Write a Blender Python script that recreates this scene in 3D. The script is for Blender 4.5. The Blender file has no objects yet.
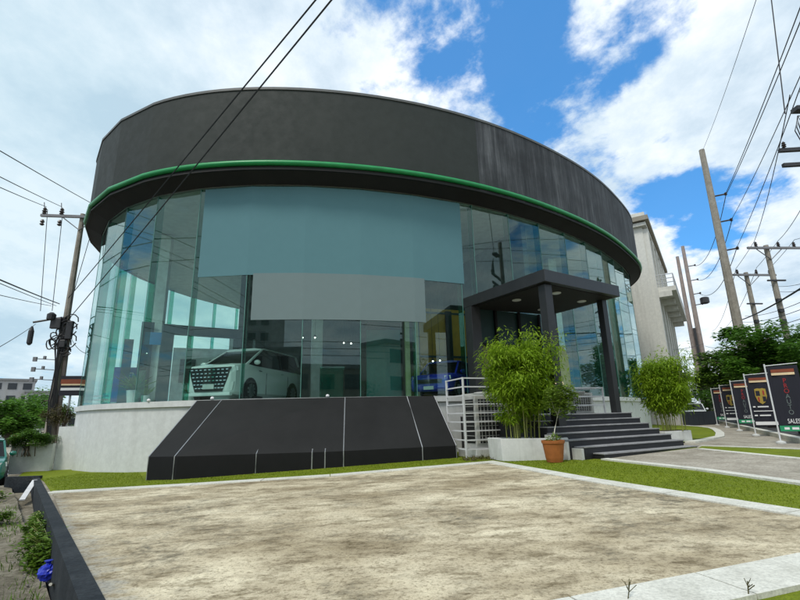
import bpy, bmesh, math, random
from mathutils import Vector, Matrix
R = random.Random(7)
rad = math.radians
SC = bpy.context.scene
COL = SC.collection
EYE = 1.6

# ------------------------------------------------------------------ helpers
def V(*a): return Vector(a)
def g(x): return .03 * (min(max(x, -14), 9) + 7.3)          # the site rises gently to the right

class MB:
    """collects shapes and builds ONE mesh object"""
    def __init__(s): s.v = []; s.f = []; s.m = []
    def add(s, vs, fs, m=0):
        o = len(s.v); s.v += [tuple(p) for p in vs]
        for f in fs: s.f.append(tuple(i + o for i in f)); s.m.append(m)
        return s
    def box(s, c, d, rz=0, m=0, M=None):
        x, y, z = d[0] / 2, d[1] / 2, d[2] / 2
        vs = [V(a, b, e) for a in (-x, x) for b in (-y, y) for e in (-z, z)]
        T = Matrix.Translation(V(*c)) @ (M if M is not None else Matrix.Rotation(rz, 4, 'Z'))
        return s.add([T @ p for p in vs], [(0, 1, 3, 2), (4, 6, 7, 5), (0, 4, 5, 1), (2, 3, 7, 6), (0, 2, 6, 4), (1, 5, 7, 3)], m)
    def tube(s, pts, r, n=6, m=0, cap=True):
        pts = [V(*p) for p in pts]; o = len(s.v); k = len(pts)
        rr = r if isinstance(r, (list, tuple)) else [r] * k
        for i, p in enumerate(pts):
            t = (pts[min(i + 1, k - 1)] - pts[max(i - 1, 0)]).normalized()
            a = t.cross(V(0, 0, 1) if abs(t.z) < .95 else V(1, 0, 0)).normalized(); b = t.cross(a)
            for j in range(n):
                q = 2 * math.pi * j / n
                s.v.append(tuple(p + (a * math.cos(q) + b * math.sin(q)) * rr[i]))
        for i in range(k - 1):
            for j in range(n):
                s.f.append((o + i * n + j, o + i * n + (j + 1) % n, o + (i + 1) * n + (j + 1) % n, o + (i + 1) * n + j)); s.m.append(m)
        if cap:
            s.f.append(tuple(o + j for j in range(n))[::-1]); s.m.append(m)
            s.f.append(tuple(o + (k - 1) * n + j for j in range(n))); s.m.append(m)
        return s
    def prism(s, poly, z0, z1, m=0):
        """z0 and z1 numbers or functions of (x, y)"""
        n = len(poly)
        f0 = z0 if callable(z0) else (lambda x, y: z0); f1 = z1 if callable(z1) else (lambda x, y: z1)
        a = sum(poly[i][0] * poly[(i + 1) % n][1] - poly[(i + 1) % n][0] * poly[i][1] for i in range(n))
        if a < 0: poly = poly[::-1]
        vs = [(x, y, f0(x, y)) for x, y in poly] + [(x, y, f1(x, y)) for x, y in poly]
        fs = [tuple(range(n))[::-1], tuple(range(n, 2 * n))] + [(i, (i + 1) % n, n + (i + 1) % n, n + i) for i in range(n)]
        return s.add(vs, fs, m)
    def lathe(s, c, prof, n=20, m=0):
        o = len(s.v); k = len(prof)
        for r, z in prof:
            for j in range(n):
                q = 2 * math.pi * j / n; s.v.append((c[0] + r * math.cos(q), c[1] + r * math.sin(q), c[2] + z))
        for i in range(k - 1):
            for j in range(n):
                s.f.append((o + i * n + j, o + i * n + (j + 1) % n, o + (i + 1) * n + (j + 1) % n, o + (i + 1) * n + j)); s.m.append(m)
        s.f.append(tuple(o + j for j in range(n))[::-1]); s.m.append(m)
        s.f.append(tuple(o + (k - 1) * n + j for j in range(n))); s.m.append(m)
        return s
    def ball(s, c, r, n=12, k=8, m=0, jit=0):
        o = len(s.v)
        for i in range(k + 1):
            a = math.pi * i / k - math.pi / 2
            for j in range(n):
                q = 2 * math.pi * j / n; e = 1 + R.uniform(-jit, jit)
                s.v.append((c[0] + r[0] * math.cos(a) * math.cos(q) * e, c[1] + r[1] * math.cos(a) * math.sin(q) * e, c[2] + r[2] * math.sin(a) * e))
        for i in range(k):
            for j in range(n):
                s.f.append((o + i * n + j, o + i * n + (j + 1) % n, o + (i + 1) * n + (j + 1) % n, o + (i + 1) * n + j)); s.m.append(m)
        return s
    def loft(s, rings, m=0, caps=True, close=True):
        o = len(s.v); n = len(rings[0])
        for r in rings: s.v += [tuple(p) for p in r]
        for i in range(len(rings) - 1):
            for j in range(n if close else n - 1):
                s.f.append((o + i * n + j, o + i * n + (j + 1) % n, o + (i + 1) * n + (j + 1) % n, o + (i + 1) * n + j)); s.m.append(m)
        if caps:
            s.f.append(tuple(o + j for j in range(n))[::-1]); s.m.append(m)
            s.f.append(tuple(o + (len(rings) - 1) * n + j for j in range(n))); s.m.append(m)
        return s
    def build(s, name, mats, parent=None, smooth=False, bevel=0, fix=True, xf=None, sharp=None):
        me = bpy.data.meshes.new(name)
        vs = s.v if xf is None else [tuple(xf @ Vector(p)) for p in s.v]
        me.from_pydata(vs, [], s.f)
        if not isinstance(mats, (list, tuple)): mats = [mats]
        for m in mats: me.materials.append(m)
        me.polygons.foreach_set('material_index', s.m)
        if smooth: me.polygons.foreach_set('use_smooth', [True] * len(s.f))
        if fix and len(s.f) < 6000:
            bm = bmesh.new(); bm.from_mesh(me)
            bmesh.ops.recalc_face_normals(bm, faces=bm.faces); bm.to_mesh(me); bm.free()
        me.update()
        if sharp:
            bm = bmesh.new(); bm.from_mesh(me); bmesh.ops.remove_doubles(bm, verts=bm.verts, dist=.0005); bm.to_mesh(me); bm.free()
            me.polygons.foreach_set('use_smooth', [True] * len(me.polygons)); me.set_sharp_from_angle(angle=rad(sharp)); me.update()
        o = bpy.data.objects.new(name, me); COL.objects.link(o)
        if parent: o.parent = parent
        if bevel:
            b = o.modifiers.new('b', 'BEVEL'); b.width = bevel; b.segments = 2; b.limit_method = 'ANGLE'; b.angle_limit = rad(40)
        return o

def tag(o, label, cat, group=None, kind=None):
    o['label'] = label; o['category'] = cat
    if group: o['group'] = group
    if kind: o['kind'] = kind
    return o
def structure(o): o['kind'] = 'structure'; return o
def empty(name, loc, label, cat, group=None, rz=0):
    o = bpy.data.objects.new(name, None); COL.objects.link(o); o.location = loc; o.rotation_euler = (0, 0, rz)
    o.empty_display_size = .2
    return tag(o, label, cat, group)
def dup(root, loc, rz, label, group=None, sc=1):
    r = root.copy(); COL.objects.link(r); r.location = loc; r.rotation_euler = (0, 0, rz); r.scale = (sc, sc, sc); r['label'] = label
    if group: r['group'] = group
    for ch in list(root.children):
        c = ch.copy(); COL.objects.link(c); c.parent = r
        for gc in list(ch.children):
            d = gc.copy(); COL.objects.link(d); d.parent = c
    return r
def textmesh(body, size, name, mat, parent, M, align='CENTER', depth=.004):
    cu = bpy.data.curves.new(name, 'FONT'); cu.body = body; cu.size = size; cu.extrude = depth; cu.align_x = align; cu.align_y = 'CENTER'
    t = bpy.data.objects.new(name + '_src', cu); COL.objects.link(t)
    dg = bpy.context.evaluated_depsgraph_get()
    me = bpy.data.meshes.new_from_object(t.evaluated_get(dg))
    bpy.data.objects.remove(t); me.materials.clear(); me.materials.append(mat); me.transform(M)
    o = bpy.data.objects.new(name, me); COL.objects.link(o); o.parent = parent
    return o

# ------------------------------------------------------------------ materials
def newmat(name):
    m = bpy.data.materials.new(name); m.use_nodes = True; nt = m.node_tree
    return m, nt, nt.nodes, nt.links, nt.nodes['Principled BSDF']
def N(nt, t, **k):
    n = nt.nodes.new(t)
    for a, b in k.items(): setattr(n, a, b)
    return n
def noise(nt, scale, detail=6, rough=.6, vec=None, stretch=None, coord='Object'):
    n = N(nt, 'ShaderNodeTexNoise'); n.inputs['Scale'].default_value = scale; n.inputs['Detail'].default_value = detail; n.inputs['Roughness'].default_value = rough
    if vec is None:
        tc = N(nt, 'ShaderNodeTexCoord'); vec = tc.outputs[coord]
    if stretch:
        mp = N(nt, 'ShaderNodeMapping'); mp.inputs['Scale'].default_value = stretch[:3]
        if len(stretch) > 3: mp.inputs['Rotation'].default_value = (0, 0, stretch[3])
        nt.links.new(vec, mp.inputs['Vector']); vec = mp.outputs['Vector']
    nt.links.new(vec, n.inputs['Vector']); return n
def ramp(nt, src, stops):
    r = N(nt, 'ShaderNodeValToRGB'); e = r.color_ramp.elements
    while len(e) < len(stops): e.new(.5)
    for el, (p, c) in zip(e, stops): el.position = p; el.color = (*c, 1) if len(c) == 3 else c
    nt.links.new(src, r.inputs['Fac']); return r
def mix(nt, fac, a, b, mode='MIX'):
    n = N(nt, 'ShaderNodeMix', data_type='RGBA', blend_type=mode)
    for sock, val in ((n.inputs[0], fac), (n.inputs[6], a), (n.inputs[7], b)):
        if hasattr(val, 'is_output'): nt.links.new(val, sock)
        elif isinstance(val, (int, float)): sock.default_value = val
        else: sock.default_value = (*val, 1)
    return n.outputs[2]
def bump(nt, src, strength, dist, P):
    b = N(nt, 'ShaderNodeBump'); b.inputs['Strength'].default_value = strength; b.inputs['Distance'].default_value = dist
    nt.links.new(src, b.inputs['Height']); nt.links.new(b.outputs['Normal'], P.inputs['Normal'])
def plain(name, c, rough=.6, metal=0, var=.15, scale=3, spec=.5, bmp=0, coat=0):
    m, nt, n, l, P = newmat(name)
    t = noise(nt, scale); d = tuple(x * (1 - var) for x in c); b = tuple(min(1, x * (1 + var)) for x in c)
    r = ramp(nt, t.outputs['Fac'], [(.3, d), (.7, b)]); l.new(r.outputs['Color'], P.inputs['Base Color'])
    P.inputs['Roughness'].default_value = rough; P.inputs['Metallic'].default_value = metal; P.inputs['Specular IOR Level'].default_value = spec
    if coat: P.inputs['Coat Weight'].default_value = coat; P.inputs['Coat Roughness'].default_value = .05
    if bmp: bump(nt, noise(nt, scale * 12).outputs['Fac'], bmp, .01, P)
    return m
def emit(name, c, s):
    m, nt, n, l, P = newmat(name); P.inputs['Base Color'].default_value = (*c, 1); P.inputs['Emission Color'].default_value = (*c, 1); P.inputs['Emission Strength'].default_value = s; return m
def glassmat(name, tint, base=.07, rough=0.0, dirt=0):
    m, nt, n, l, P = newmat(name); out = n['Material Output']; n.remove(P)
    ge = N(nt, 'ShaderNodeNewGeometry'); dp = N(nt, 'ShaderNodeVectorMath', operation='DOT_PRODUCT')
    l.new(ge.outputs['Normal'], dp.inputs[0]); l.new(ge.outputs['Incoming'], dp.inputs[1])
    ab = N(nt, 'ShaderNodeMath', operation='ABSOLUTE'); l.new(dp.outputs['Value'], ab.inputs[0])
    su = N(nt, 'ShaderNodeMath', operation='SUBTRACT', use_clamp=True); su.inputs[0].default_value = 1; l.new(ab.outputs[0], su.inputs[1])
    pw = N(nt, 'ShaderNodeMath', operation='POWER'); l.new(su.outputs[0], pw.inputs[0]); pw.inputs[1].default_value = 5
    ma = N(nt, 'ShaderNodeMath', operation='MULTIPLY_ADD'); l.new(pw.outputs[0], ma.inputs[0]); ma.inputs[1].default_value = 1 - base; ma.inputs[2].default_value = base
    tr = N(nt, 'ShaderNodeBsdfTransparent'); tr.inputs['Color'].default_value = (*tint, 1)
    gl = N(nt, 'ShaderNodeBsdfGlossy'); gl.inputs['Roughness'].default_value = rough; gl.inputs['Color'].default_value = (.86, .97, .95, 1)
    mx = N(nt, 'ShaderNodeMixShader'); l.new(ma.outputs[0], mx.inputs[0]); l.new(tr.outputs[0], mx.inputs[1]); l.new(gl.outputs[0], mx.inputs[2])
    if dirt:
        df = N(nt, 'ShaderNodeBsdfDiffuse'); df.inputs['Color'].default_value = (.35, .45, .42, 1)
        nz = noise(nt, .8, 5, .65, stretch=(1, 1, .25)); rr = ramp(nt, nz.outputs['Fac'], [(.35, (0, 0, 0)), (.8, (dirt,) * 3)])
        m2 = N(nt, 'ShaderNodeMixShader'); l.new(rr.outputs['Color'], m2.inputs[0]); l.new(mx.outputs[0], m2.inputs[1]); l.new(df.outputs[0], m2.inputs[2]); mx = m2
    l.new(mx.outputs[0], out.inputs['Surface']); return m
def leafmat(name, dark, light, trans=.25, scale=2.2):
    m, nt, n, l, P = newmat(name)
    a = noise(nt, scale, 3); b = noise(nt, scale * 14, 2)
    c = mix(nt, .45, a.outputs['Fac'], b.outputs['Fac'])
    r = ramp(nt, c, [(.36, dark), (.62, light)]); l.new(r.outputs['Color'], P.inputs['Base Color'])
    P.inputs['Roughness'].default_value = .5; P.inputs['Specular IOR Level'].default_value = .3
    tl = N(nt, 'ShaderNodeBsdfTranslucent'); l.new(r.outputs['Color'], tl.inputs['Color'])
    mx = N(nt, 'ShaderNodeMixShader'); mx.inputs[0].default_value = trans
    l.new(P.outputs[0], mx.inputs[1]); l.new(tl.outputs[0], mx.inputs[2]); l.new(mx.outputs[0], n['Material Output'].inputs['Surface']); return m

def concrete_pad_mat():
    m, nt, n, l, P = newmat('worn_concrete')
    a = noise(nt, .55, 8, .62, stretch=(1, 1.5, 1, .15)); b = noise(nt, 3.0, 9, .74, stretch=(.9, 1.5, 1, .15)); c = noise(nt, 26, 4, .7); d = noise(nt, 90, 2, .6)
    r1 = ramp(nt, a.outputs['Fac'], [(.36, (.40, .335, .225)), (.50, (.61, .535, .39)), (.64, (.83, .755, .575))])
    r2 = ramp(nt, b.outputs['Fac'], [(.37, (.44, .41, .35)), (.50, (.88, .86, .82)), (.66, (1.06, 1.05, 1.0))])
    x = mix(nt, 1, r1.outputs['Color'], r2.outputs['Color'], 'MULTIPLY')
    r3 = ramp(nt, c.outputs['Fac'], [(.37, (.30, .27, .22)), (.49, (1, 1, 1))])
    x = mix(nt, .6, x, r3.outputs['Color'], 'MULTIPLY')
    r4 = ramp(nt, d.outputs['Fac'], [(.35, (.75, .74, .7)), (.6, (1.05, 1.05, 1.05))]); x = mix(nt, .7, x, r4.outputs['Color'], 'MULTIPLY')
    # dark algae patches with a shape of their own
    e = noise(nt, .42, 6, .72); r5 = ramp(nt, e.outputs['Fac'], [(.50, (0, 0, 0)), (.64, (.85, .85, .85))])
    e2 = noise(nt, 9, 6, .75); r6 = ramp(nt, e2.outputs['Fac'], [(.42, (0, 0, 0)), (.6, (1, 1, 1))])
    f = mix(nt, 1, r5.outputs['Color'], r6.outputs['Color'], 'MULTIPLY'); x = mix(nt, f, x, (.105, .10, .075))
    # bare grey margin along the left wall and the seaward kerb
    tc = N(nt, 'ShaderNodeTexCoord'); dp = N(nt, 'ShaderNodeVectorMath', operation='DOT_PRODUCT'); l.new(tc.outputs['Object'], dp.inputs[0]); dp.inputs[1].default_value = (.775, .631, 0)
    wob = N(nt, 'ShaderNodeMath', operation='MULTIPLY_ADD'); l.new(b.outputs['Fac'], wob.inputs[0]); wob.inputs[1].default_value = -1.6; l.new(dp.outputs['Value'], wob.inputs[2])
    mr = N(nt, 'ShaderNodeMapRange'); l.new(wob.outputs[0], mr.inputs[0]); mr.inputs[1].default_value = .22; mr.inputs[2].default_value = -.1; mr.inputs[3].default_value = 0; mr.inputs[4].default_value = .8
    gm = ramp(nt, c.outputs['Fac'], [(.3, (.17, .175, .165)), (.6, (.34, .34, .31))]); x = mix(nt, mr.outputs[0], x, gm.outputs['Color'])
    l.new(x, P.inputs['Base Color']); P.inputs['Roughness'].default_value = .9; P.inputs['Specular IOR Level'].default_value = .2
    bump(nt, mix(nt, .5, c.outputs['Fac'], b.outputs['Fac']), .5, .02, P); return m
def grey_concrete(name, a, b, stain=.5, scale=1.2):
    m, nt, n, l, P = newmat(name)
    x = noise(nt, scale, 8, .65); y = noise(nt, scale * 14, 5, .7)
    r = ramp(nt, x.outputs['Fac'], [(.35, a), (.65, b)]); r2 = ramp(nt, y.outputs['Fac'], [(.35, (1 - stain,) * 3), (.6, (1, 1, 1))])
    l.new(mix(nt, 1, r.outputs['Color'], r2.outputs['Color'], 'MULTIPLY'), P.inputs['Base Color']); P.inputs['Roughness'].default_value = .88; P.inputs['Specular IOR Level'].default_value = .25
    bump(nt, y.outputs['Fac'], .3, .01, P); return m
def painted_wall(name, c, streak=.25, dirtc=(.3, .29, .25)):
    m, nt, n, l, P = newmat(name)
    a = noise(nt, 1.3, 7, .65, stretch=(1.6, 1.6, .12)); b = noise(nt, 5, 6, .7)
    r = ramp(nt, a.outputs['Fac'], [(.48, (0, 0, 0)), (.75, (streak * 2,) * 3)]); r2 = ramp(nt, b.outputs['Fac'], [(.4, tuple(x * .88 for x in c)), (.65, c)])
    l.new(mix(nt, r.outputs['Color'], r2.outputs['Color'], dirtc), P.inputs['Base Color']); P.inputs['Roughness'].default_value = .75
    bump(nt, b.outputs['Fac'], .12, .01, P); return m
def turf_mat():
    m, nt, n, l, P = newmat('turf')
    a = noise(nt, .8, 5); b = noise(nt, 60, 3, .7); c = noise(nt, 5, 5, .7)
    r = ramp(nt, a.outputs['Fac'], [(.35, (.17, .22, .012)), (.65, (.23, .28, .018))]); r2 = ramp(nt, b.outputs['Fac'], [(.3, (.62, .66, .55)), (.65, (1.2, 1.18, 1.1))])
    r3 = ramp(nt, c.outputs['Fac'], [(.35, (.75, .78, .7)), (.6, (1, 1, 1))])
    x = mix(nt, 1, r.outputs['Color'], r2.outputs['Color'], 'MULTIPLY'); x = mix(nt, .8, x, r3.outputs['Color'], 'MULTIPLY')
    l.new(x, P.inputs['Base Color']); P.inputs['Roughness'].default_value = .85; P.inputs['Specular IOR Level'].default_value = .2
    bump(nt, b.outputs['Fac'], .8, .03, P); return m
def dirt_mat():
    m, nt, n, l, P = newmat('dirt')
    a = noise(nt, .9, 8, .7); b = noise(nt, 12, 6, .75)
    r = ramp(nt, a.outputs['Fac'], [(.35, (.13, .115, .08)), (.5, (.28, .25, .19)), (.68, (.46, .43, .36))]); r2 = ramp(nt, b.outputs['Fac'], [(.35, (.5, .5, .48)), (.6, (1.1, 1.1, 1.1))])
    l.new(mix(nt, 1, r.outputs['Color'], r2.outputs['Color'], 'MULTIPLY'), P.inputs['Base Color']); P.inputs['Roughness'].default_value = .95; P.inputs['Specular IOR Level'].default_value = .15
    bump(nt, b.outputs['Fac'], .9, .04, P); return m
def fascia_mat():
    m, nt, n, l, P = newmat('dark_cladding')
    tc = N(nt, 'ShaderNodeTexCoord'); sx = N(nt, 'ShaderNodeSeparateXYZ'); l.new(tc.outputs['Object'], sx.inputs[0])
    a = noise(nt, .5, 5, .6); r = ramp(nt, a.outputs['Fac'], [(.35, (.029, .035, .031)), (.65, (.035, .041, .036))])
    b = noise(nt, 1.1, 7, .7, stretch=(.6, .6, 1.4)); r2 = ramp(nt, b.outputs['Fac'], [(.56, (0, 0, 0)), (.74, (.7, .7, .7))])
    lo = N(nt, 'ShaderNodeMapRange'); l.new(sx.outputs['Z'], lo.inputs[0]); lo.inputs[1].default_value = 12.3; lo.inputs[2].default_value = 11.0; lo.inputs[3].default_value = 0; lo.inputs[4].default_value = 1
    f = mix(nt, 1, r2.outputs['Color'], lo.outputs[0], 'MULTIPLY')
    l.new(mix(nt, f, r.outputs['Color'], (.012, .012, .012)), P.inputs['Base Color'])
    c = noise(nt, 3, 4); r3 = ramp(nt, c.outputs['Fac'], [(.3, (.62,) * 3), (.7, (.78,) * 3)]); l.new(r3.outputs['Color'], P.inputs['Roughness']); P.inputs['Specular IOR Level'].default_value = .3; return m
def weathered_mat():
    m, nt, n, l, P = newmat('weathered_cladding')
    a = noise(nt, 2.2, 8, .7, stretch=(1.5, 1.5, .10)); b = noise(nt, .7, 5, .6); c = noise(nt, 9, 5, .7, stretch=(2, 2, .12))
    r = ramp(nt, a.outputs['Fac'], [(.34, (.026, .030, .033)), (.52, (.060, .065, .069)), (.7, (.135, .142, .148))])
    r2 = ramp(nt, b.outputs['Fac'], [(.35, (.6, .6, .6)), (.65, (1.15, 1.15, 1.15))]); r3 = ramp(nt, c.outputs['Fac'], [(.35, (.65, .65, .65)), (.6, (1.1, 1.1, 1.1))])
    x = mix(nt, 1, r.outputs['Color'], r2.outputs['Color'], 'MULTIPLY'); l.new(mix(nt, 1, x, r3.outputs['Color'], 'MULTIPLY'), P.inputs['Base Color']); P.inputs['Roughness'].default_value = .8; return m
def slope_mat():
    m, nt, n, l, P = newmat('black_slope_panel')
    a = noise(nt, .7, 6, .65); b = noise(nt, 4, 7, .72)
    r = ramp(nt, a.outputs['Fac'], [(.35, (.010, .0105, .0105)), (.65, (.0165, .017, .017))])
    r2 = ramp(nt, b.outputs['Fac'], [(.6, (0, 0, 0)), (.75, (.35, .35, .35))])
    l.new(mix(nt, r2.outputs['Color'], r.outputs['Color'], (.011, .012, .012)), P.inputs['Base Color']); P.inputs['Roughness'].default_value = .7; P.inputs['Specular IOR Level'].default_value = .25
    bump(nt, b.outputs['Fac'], .08, .01, P); return m

M = dict(
    pad=concrete_pad_mat(), apron=grey_concrete('apron_concrete', (.31, .275, .215), (.52, .475, .39), .4), kerb=grey_concrete('white_kerb', (.62, .61, .53), (.80, .79, .70), .28, 2.5),
    asphalt=grey_concrete('asphalt', (.05, .05, .052), (.085, .085, .085), .35), pave=grey_concrete('pavement', (.22, .2, .18), (.32, .3, .27), .4),
    turf=turf_mat(), dirt=dirt_mat(), darkwall=grey_concrete('dark_wall', (.018, .024, .030), (.045, .052, .058), .5, 1.6),
    white=painted_wall('white_render', (.70, .72, .70), .09), whiteledge=painted_wall('white_ledge', (.70, .72, .70), .1), cream=painted_wall('cream_wall', (.70, .69, .63), .2),
    fascia=fascia_mat(), weather=weathered_mat(), slope=slope_mat(), black=plain('black_paint', (.009, .009, .010), .6, spec=.25), soffit=plain('soffit', (.011, .0095, .009), .75, var=.35, scale=1.5),
    coping=plain('coping', (.10, .105, .10), .5), green=plain('green_trim', (.012, .27, .075), .35, var=.12), glass=glassmat('green_glass', (.82, .925, .895), .05, 0, .015), fin=glassmat('glass_fin', (.30, .66, .56), .09),
    film=plain('teal_mask', (.115, .235, .26), .9, var=.02, spec=.1), maskg=plain('grey_mask', (.185, .245, .248), .9, var=.02, spec=.1),
    steel=plain('white_steel', (.72, .73, .74), .4, var=.08), galv=plain('galvanised', (.45, .46, .47), .4, .5), acbody=plain('ac_body', (.55, .55, .52), .5), acgrill=plain('ac_grill', (.02, .02, .02), .6),
    planter=painted_wall('planter_paint', (.70, .71, .69), .25, (.25, .24, .2)), terra=plain('terracotta', (.36, .115, .025), .75, var=.2, scale=6), soil=plain('soil', (.05, .035, .02), .95),
    tread=grey_concrete('step_tread', (.27, .27, .275), (.38, .38, .385), .4, 3), riser=plain('step_riser', (.014, .014, .017), .5, var=.3),
    canopy=plain('canopy_metal', (.018, .0185, .019), .42, var=.2), lamp=plain('lamp_disc', (.7, .7, .68), .3), pole=grey_concrete('pole_concrete', (.30, .27, .225), (.42, .385, .325), .35, 3), polered=grey_concrete('pole_red', (.30, .245, .225), (.40, .335, .30), .35, 3),
    iron=plain('dark_iron', (.03, .03, .033), .5), ceramic=plain('insulator', (.045, .035, .03), .25), cable=plain('cable', (.018, .018, .02), .6), grey=plain('arm_grey', (.2, .2, .21), .5),
    bam=leafmat('bamboo_leaf', (.16, .29, .012), (.36, .52, .035), .42), bamstem=plain('bamboo_stem', (.24, .26, .06), .5), plum=leafmat('shrub_leaf', (.09, .17, .012), (.24, .34, .05), .25), leaf=leafmat('tree_leaf', (.045, .13, .022), (.17, .35, .042), .4, .9),
    leafb=leafmat('tree_leaf_b', (.04, .10, .014), (.15, .27, .03), .2, .9), weed=leafmat('weed_leaf', (.06, .13, .012), (.17, .28, .03), .25), hedge=leafmat('hedge_leaf', (.04, .11, .014), (.13, .26, .025), .2), brownleaf=leafmat('dry_leaf', (.05, .06, .015), (.14, .11, .04), .2),
    blade=leafmat('grass_blade', (.17, .24, .012), (.27, .34, .022), .3, 3), bark=grey_concrete('bark', (.10, .08, .06), (.17, .14, .11), .5, 6),
    floor=plain('showroom_floor', (.45, .46, .45), .3), inwall=plain('interior_wall', (.10, .13, .125), .8), inwhite=plain('interior_white', (.80, .83, .81), .8), inceil=plain('interior_ceiling', (.6, .62, .6), .9), portal=plain('portal_dark', (.008, .035, .034), .5), ochre=plain('ochre_panel', (.46, .25, .016), .6, var=.15), teal=plain('teal_board', (.03, .19, .17), .4),
    blue=plain('blue_board', (.012, .07, .36), .5), sky=plain('light_blue', (.03, .25, .55), .5), wh=plain('white_letter', (.8, .8, .8), .6, var=.03), red=plain('red_letter', (.35, .02, .025), .6), orange=plain('orange_band', (.24, .055, .02), .6), creamband=plain('cream_band', (.75, .58, .36), .6), navy=plain('banner_navy', (.008, .008, .018), .55), bgreen=plain('banner_green', (.015, .28, .12), .6), gold=plain('gold', (.48, .34, .07), .35, .3), dgrey=plain('dark_grey_letter', (.14, .17, .17), .6),
    vanw=plain('white_car_paint', (.84, .87, .87), .25, var=.02, coat=.8), bluep=plain('blue_car_paint', (.012, .03, .42), .25, var=.02, coat=.8), tealp=plain('teal_car_paint', (.01, .16, .12), .25, var=.02, coat=.8), greyp=plain('grey_car_paint', (.05, .05, .055), .25, var=.02, coat=.8), redp=plain('red_car_paint', (.3, .03, .03), .25, var=.02, coat=.8), cglass=plain('car_glass', (.006, .009, .009), .12, var=.02, spec=.3), tyre=plain('tyre', (.015, .015, .015), .85), rim=plain('rim', (.5, .5, .52), .3, .8), chrome=plain('chrome', (.75, .76, .78), .15, 1), lens=plain('lens', (.75, .78, .8), .1), tail=plain('tail', (.4, .01, .01), .2), plate=plain('plate', (.75, .75, .74), .5, var=.02), grille=plain('grille', (.01, .01, .011), .35),
    brick=grey_concrete('render_beige', (.30, .27, .22), (.40, .37, .30), .3), pale=painted_wall('pale_tower', (.42, .42, .42), .25), dwin=plain('window_dark', (.02, .025, .03), .15), roofg=plain('roof_grey', (.22, .22, .22), .6), tile=plain('roof_tile', (.16, .15, .14), .7, scale=8), hoard=plain('hoarding', (.02, .024, .03), .6), bagblue=plain('blue_plastic', (.01, .03, .48), .35), wood=plain('pale_wood', (.6, .58, .5), .7), trunkw=plain('litter_white', (.7, .7, .7), .6),
    edgehi=plain('edge_highlight', (.10, .26, .22), .3),
    spot=emit('spot_bulb', (1, .96, .88), 6), board=plain('signboard', (.012, .011, .02), .5),
    surf=plain('feather_sign', (.42, .50, .26), .6), pink=plain('pink_tip', (.5, .08, .12), .5), tanwall=plain('tan_inside', (.18, .14, .10), .8))

# ------------------------------------------------------------------ camera, sun, sky
cam = bpy.data.cameras.new('camera'); co = bpy.data.objects.new('camera', cam); COL.objects.link(co); SC.camera = co
cam.sensor_width = 36; cam.sensor_fit = 'HORIZONTAL'; cam.lens = 456.15 / 800 * 36; cam.clip_end = 9000; cam.clip_start = .05
pi_, ro = rad(14.2165), rad(1.3486)
fw = V(0, math.cos(pi_), math.sin(pi_)); r0 = V(1, 0, 0); u0 = V(0, -math.sin(pi_), math.cos(pi_))
rx = r0 * math.cos(ro) - u0 * math.sin(ro); ux = r0 * math.sin(ro) + u0 * math.cos(ro)
Mx = Matrix((rx, ux, -fw)).transposed().to_4x4(); Mx.translation = V(0, 0, EYE); co.matrix_world = Mx

SUN_EL, SUN_AZ = rad(56), rad(212)        # azimuth measured from +Y towards +X
sl = bpy.data.lights.new('sun', 'SUN'); sl.energy = 1.5; sl.angle = rad(14); sl.color = (1, .955, .88)
so = bpy.data.objects.new('sun', sl); COL.objects.link(so)
sd = V(math.cos(SUN_EL) * math.sin(SUN_AZ), math.cos(SUN_EL) * math.cos(SUN_AZ), math.sin(SUN_EL))
so.rotation_euler = sd.to_track_quat('Z', 'Y').to_euler(); so.location = (30, 10, 60)

W = bpy.data.worlds.new('World'); SC.world = W; W.use_nodes = True; nt = W.node_tree; l = nt.links
bg = nt.nodes['Background']; bg.inputs['Strength'].default_value = .1
sky = N(nt, 'ShaderNodeTexSky', sky_type='NISHITA'); sky.sun_disc = False; sky.sun_elevation = SUN_EL; sky.sun_rotation = SUN_AZ; sky.air_density = 1.0; sky.dust_density = .6; sky.ozone_density = 2.5
tc = N(nt, 'ShaderNodeTexCoord'); nv = N(nt, 'ShaderNodeVectorMath', operation='NORMALIZE'); l.new(tc.outputs['Generated'], nv.inputs[0]); D = nv.outputs[0]
sx = N(nt, 'ShaderNodeSeparateXYZ'); l.new(D, sx.inputs[0])
za = N(nt, 'ShaderNodeMath', operation='ADD'); za.inputs[1].default_value = .22
zm = N(nt, 'ShaderNodeMath', operation='MAXIMUM'); zm.inputs[1].default_value = 0; l.new(sx.outputs['Z'], zm.inputs[0]); l.new(zm.outputs[0], za.inputs[0])
dv = N(nt, 'ShaderNodeVectorMath', operation='DIVIDE'); cb = N(nt, 'ShaderNodeCombineXYZ')
for i in range(3): l.new(za.outputs[0], cb.inputs[i])
l.new(D, dv.inputs[0]); l.new(cb.outputs[0], dv.inputs[1])
c1 = noise(nt, 1.9, 10, .58, vec=dv.outputs[0], stretch=(1, .95, .5, .5)); c1.inputs['Distortion'].default_value = .1
c2 = noise(nt, 5.2, 10, .62, vec=dv.outputs[0], stretch=(1, .9, .5, .9)); c2.inputs['Distortion'].default_value = .15
def hole(d, inner, outer, amt):
    d = V(*d).normalized(); dp = N(nt, 'ShaderNodeVectorMath', operation='DOT_PRODUCT'); l.new(D, dp.inputs[0]); dp.inputs[1].default_value = d
    mr = N(nt, 'ShaderNodeMapRange', interpolation_type='SMOOTHSTEP'); l.new(dp.outputs['Value'], mr.inputs[0])
    mr.inputs[1].default_value = math.cos(rad(outer)); mr.inputs[2].default_value = math.cos(rad(inner)); mr.inputs[3].default_value = 0; mr.inputs[4].default_value = amt
    return mr.outputs[0]
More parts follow.
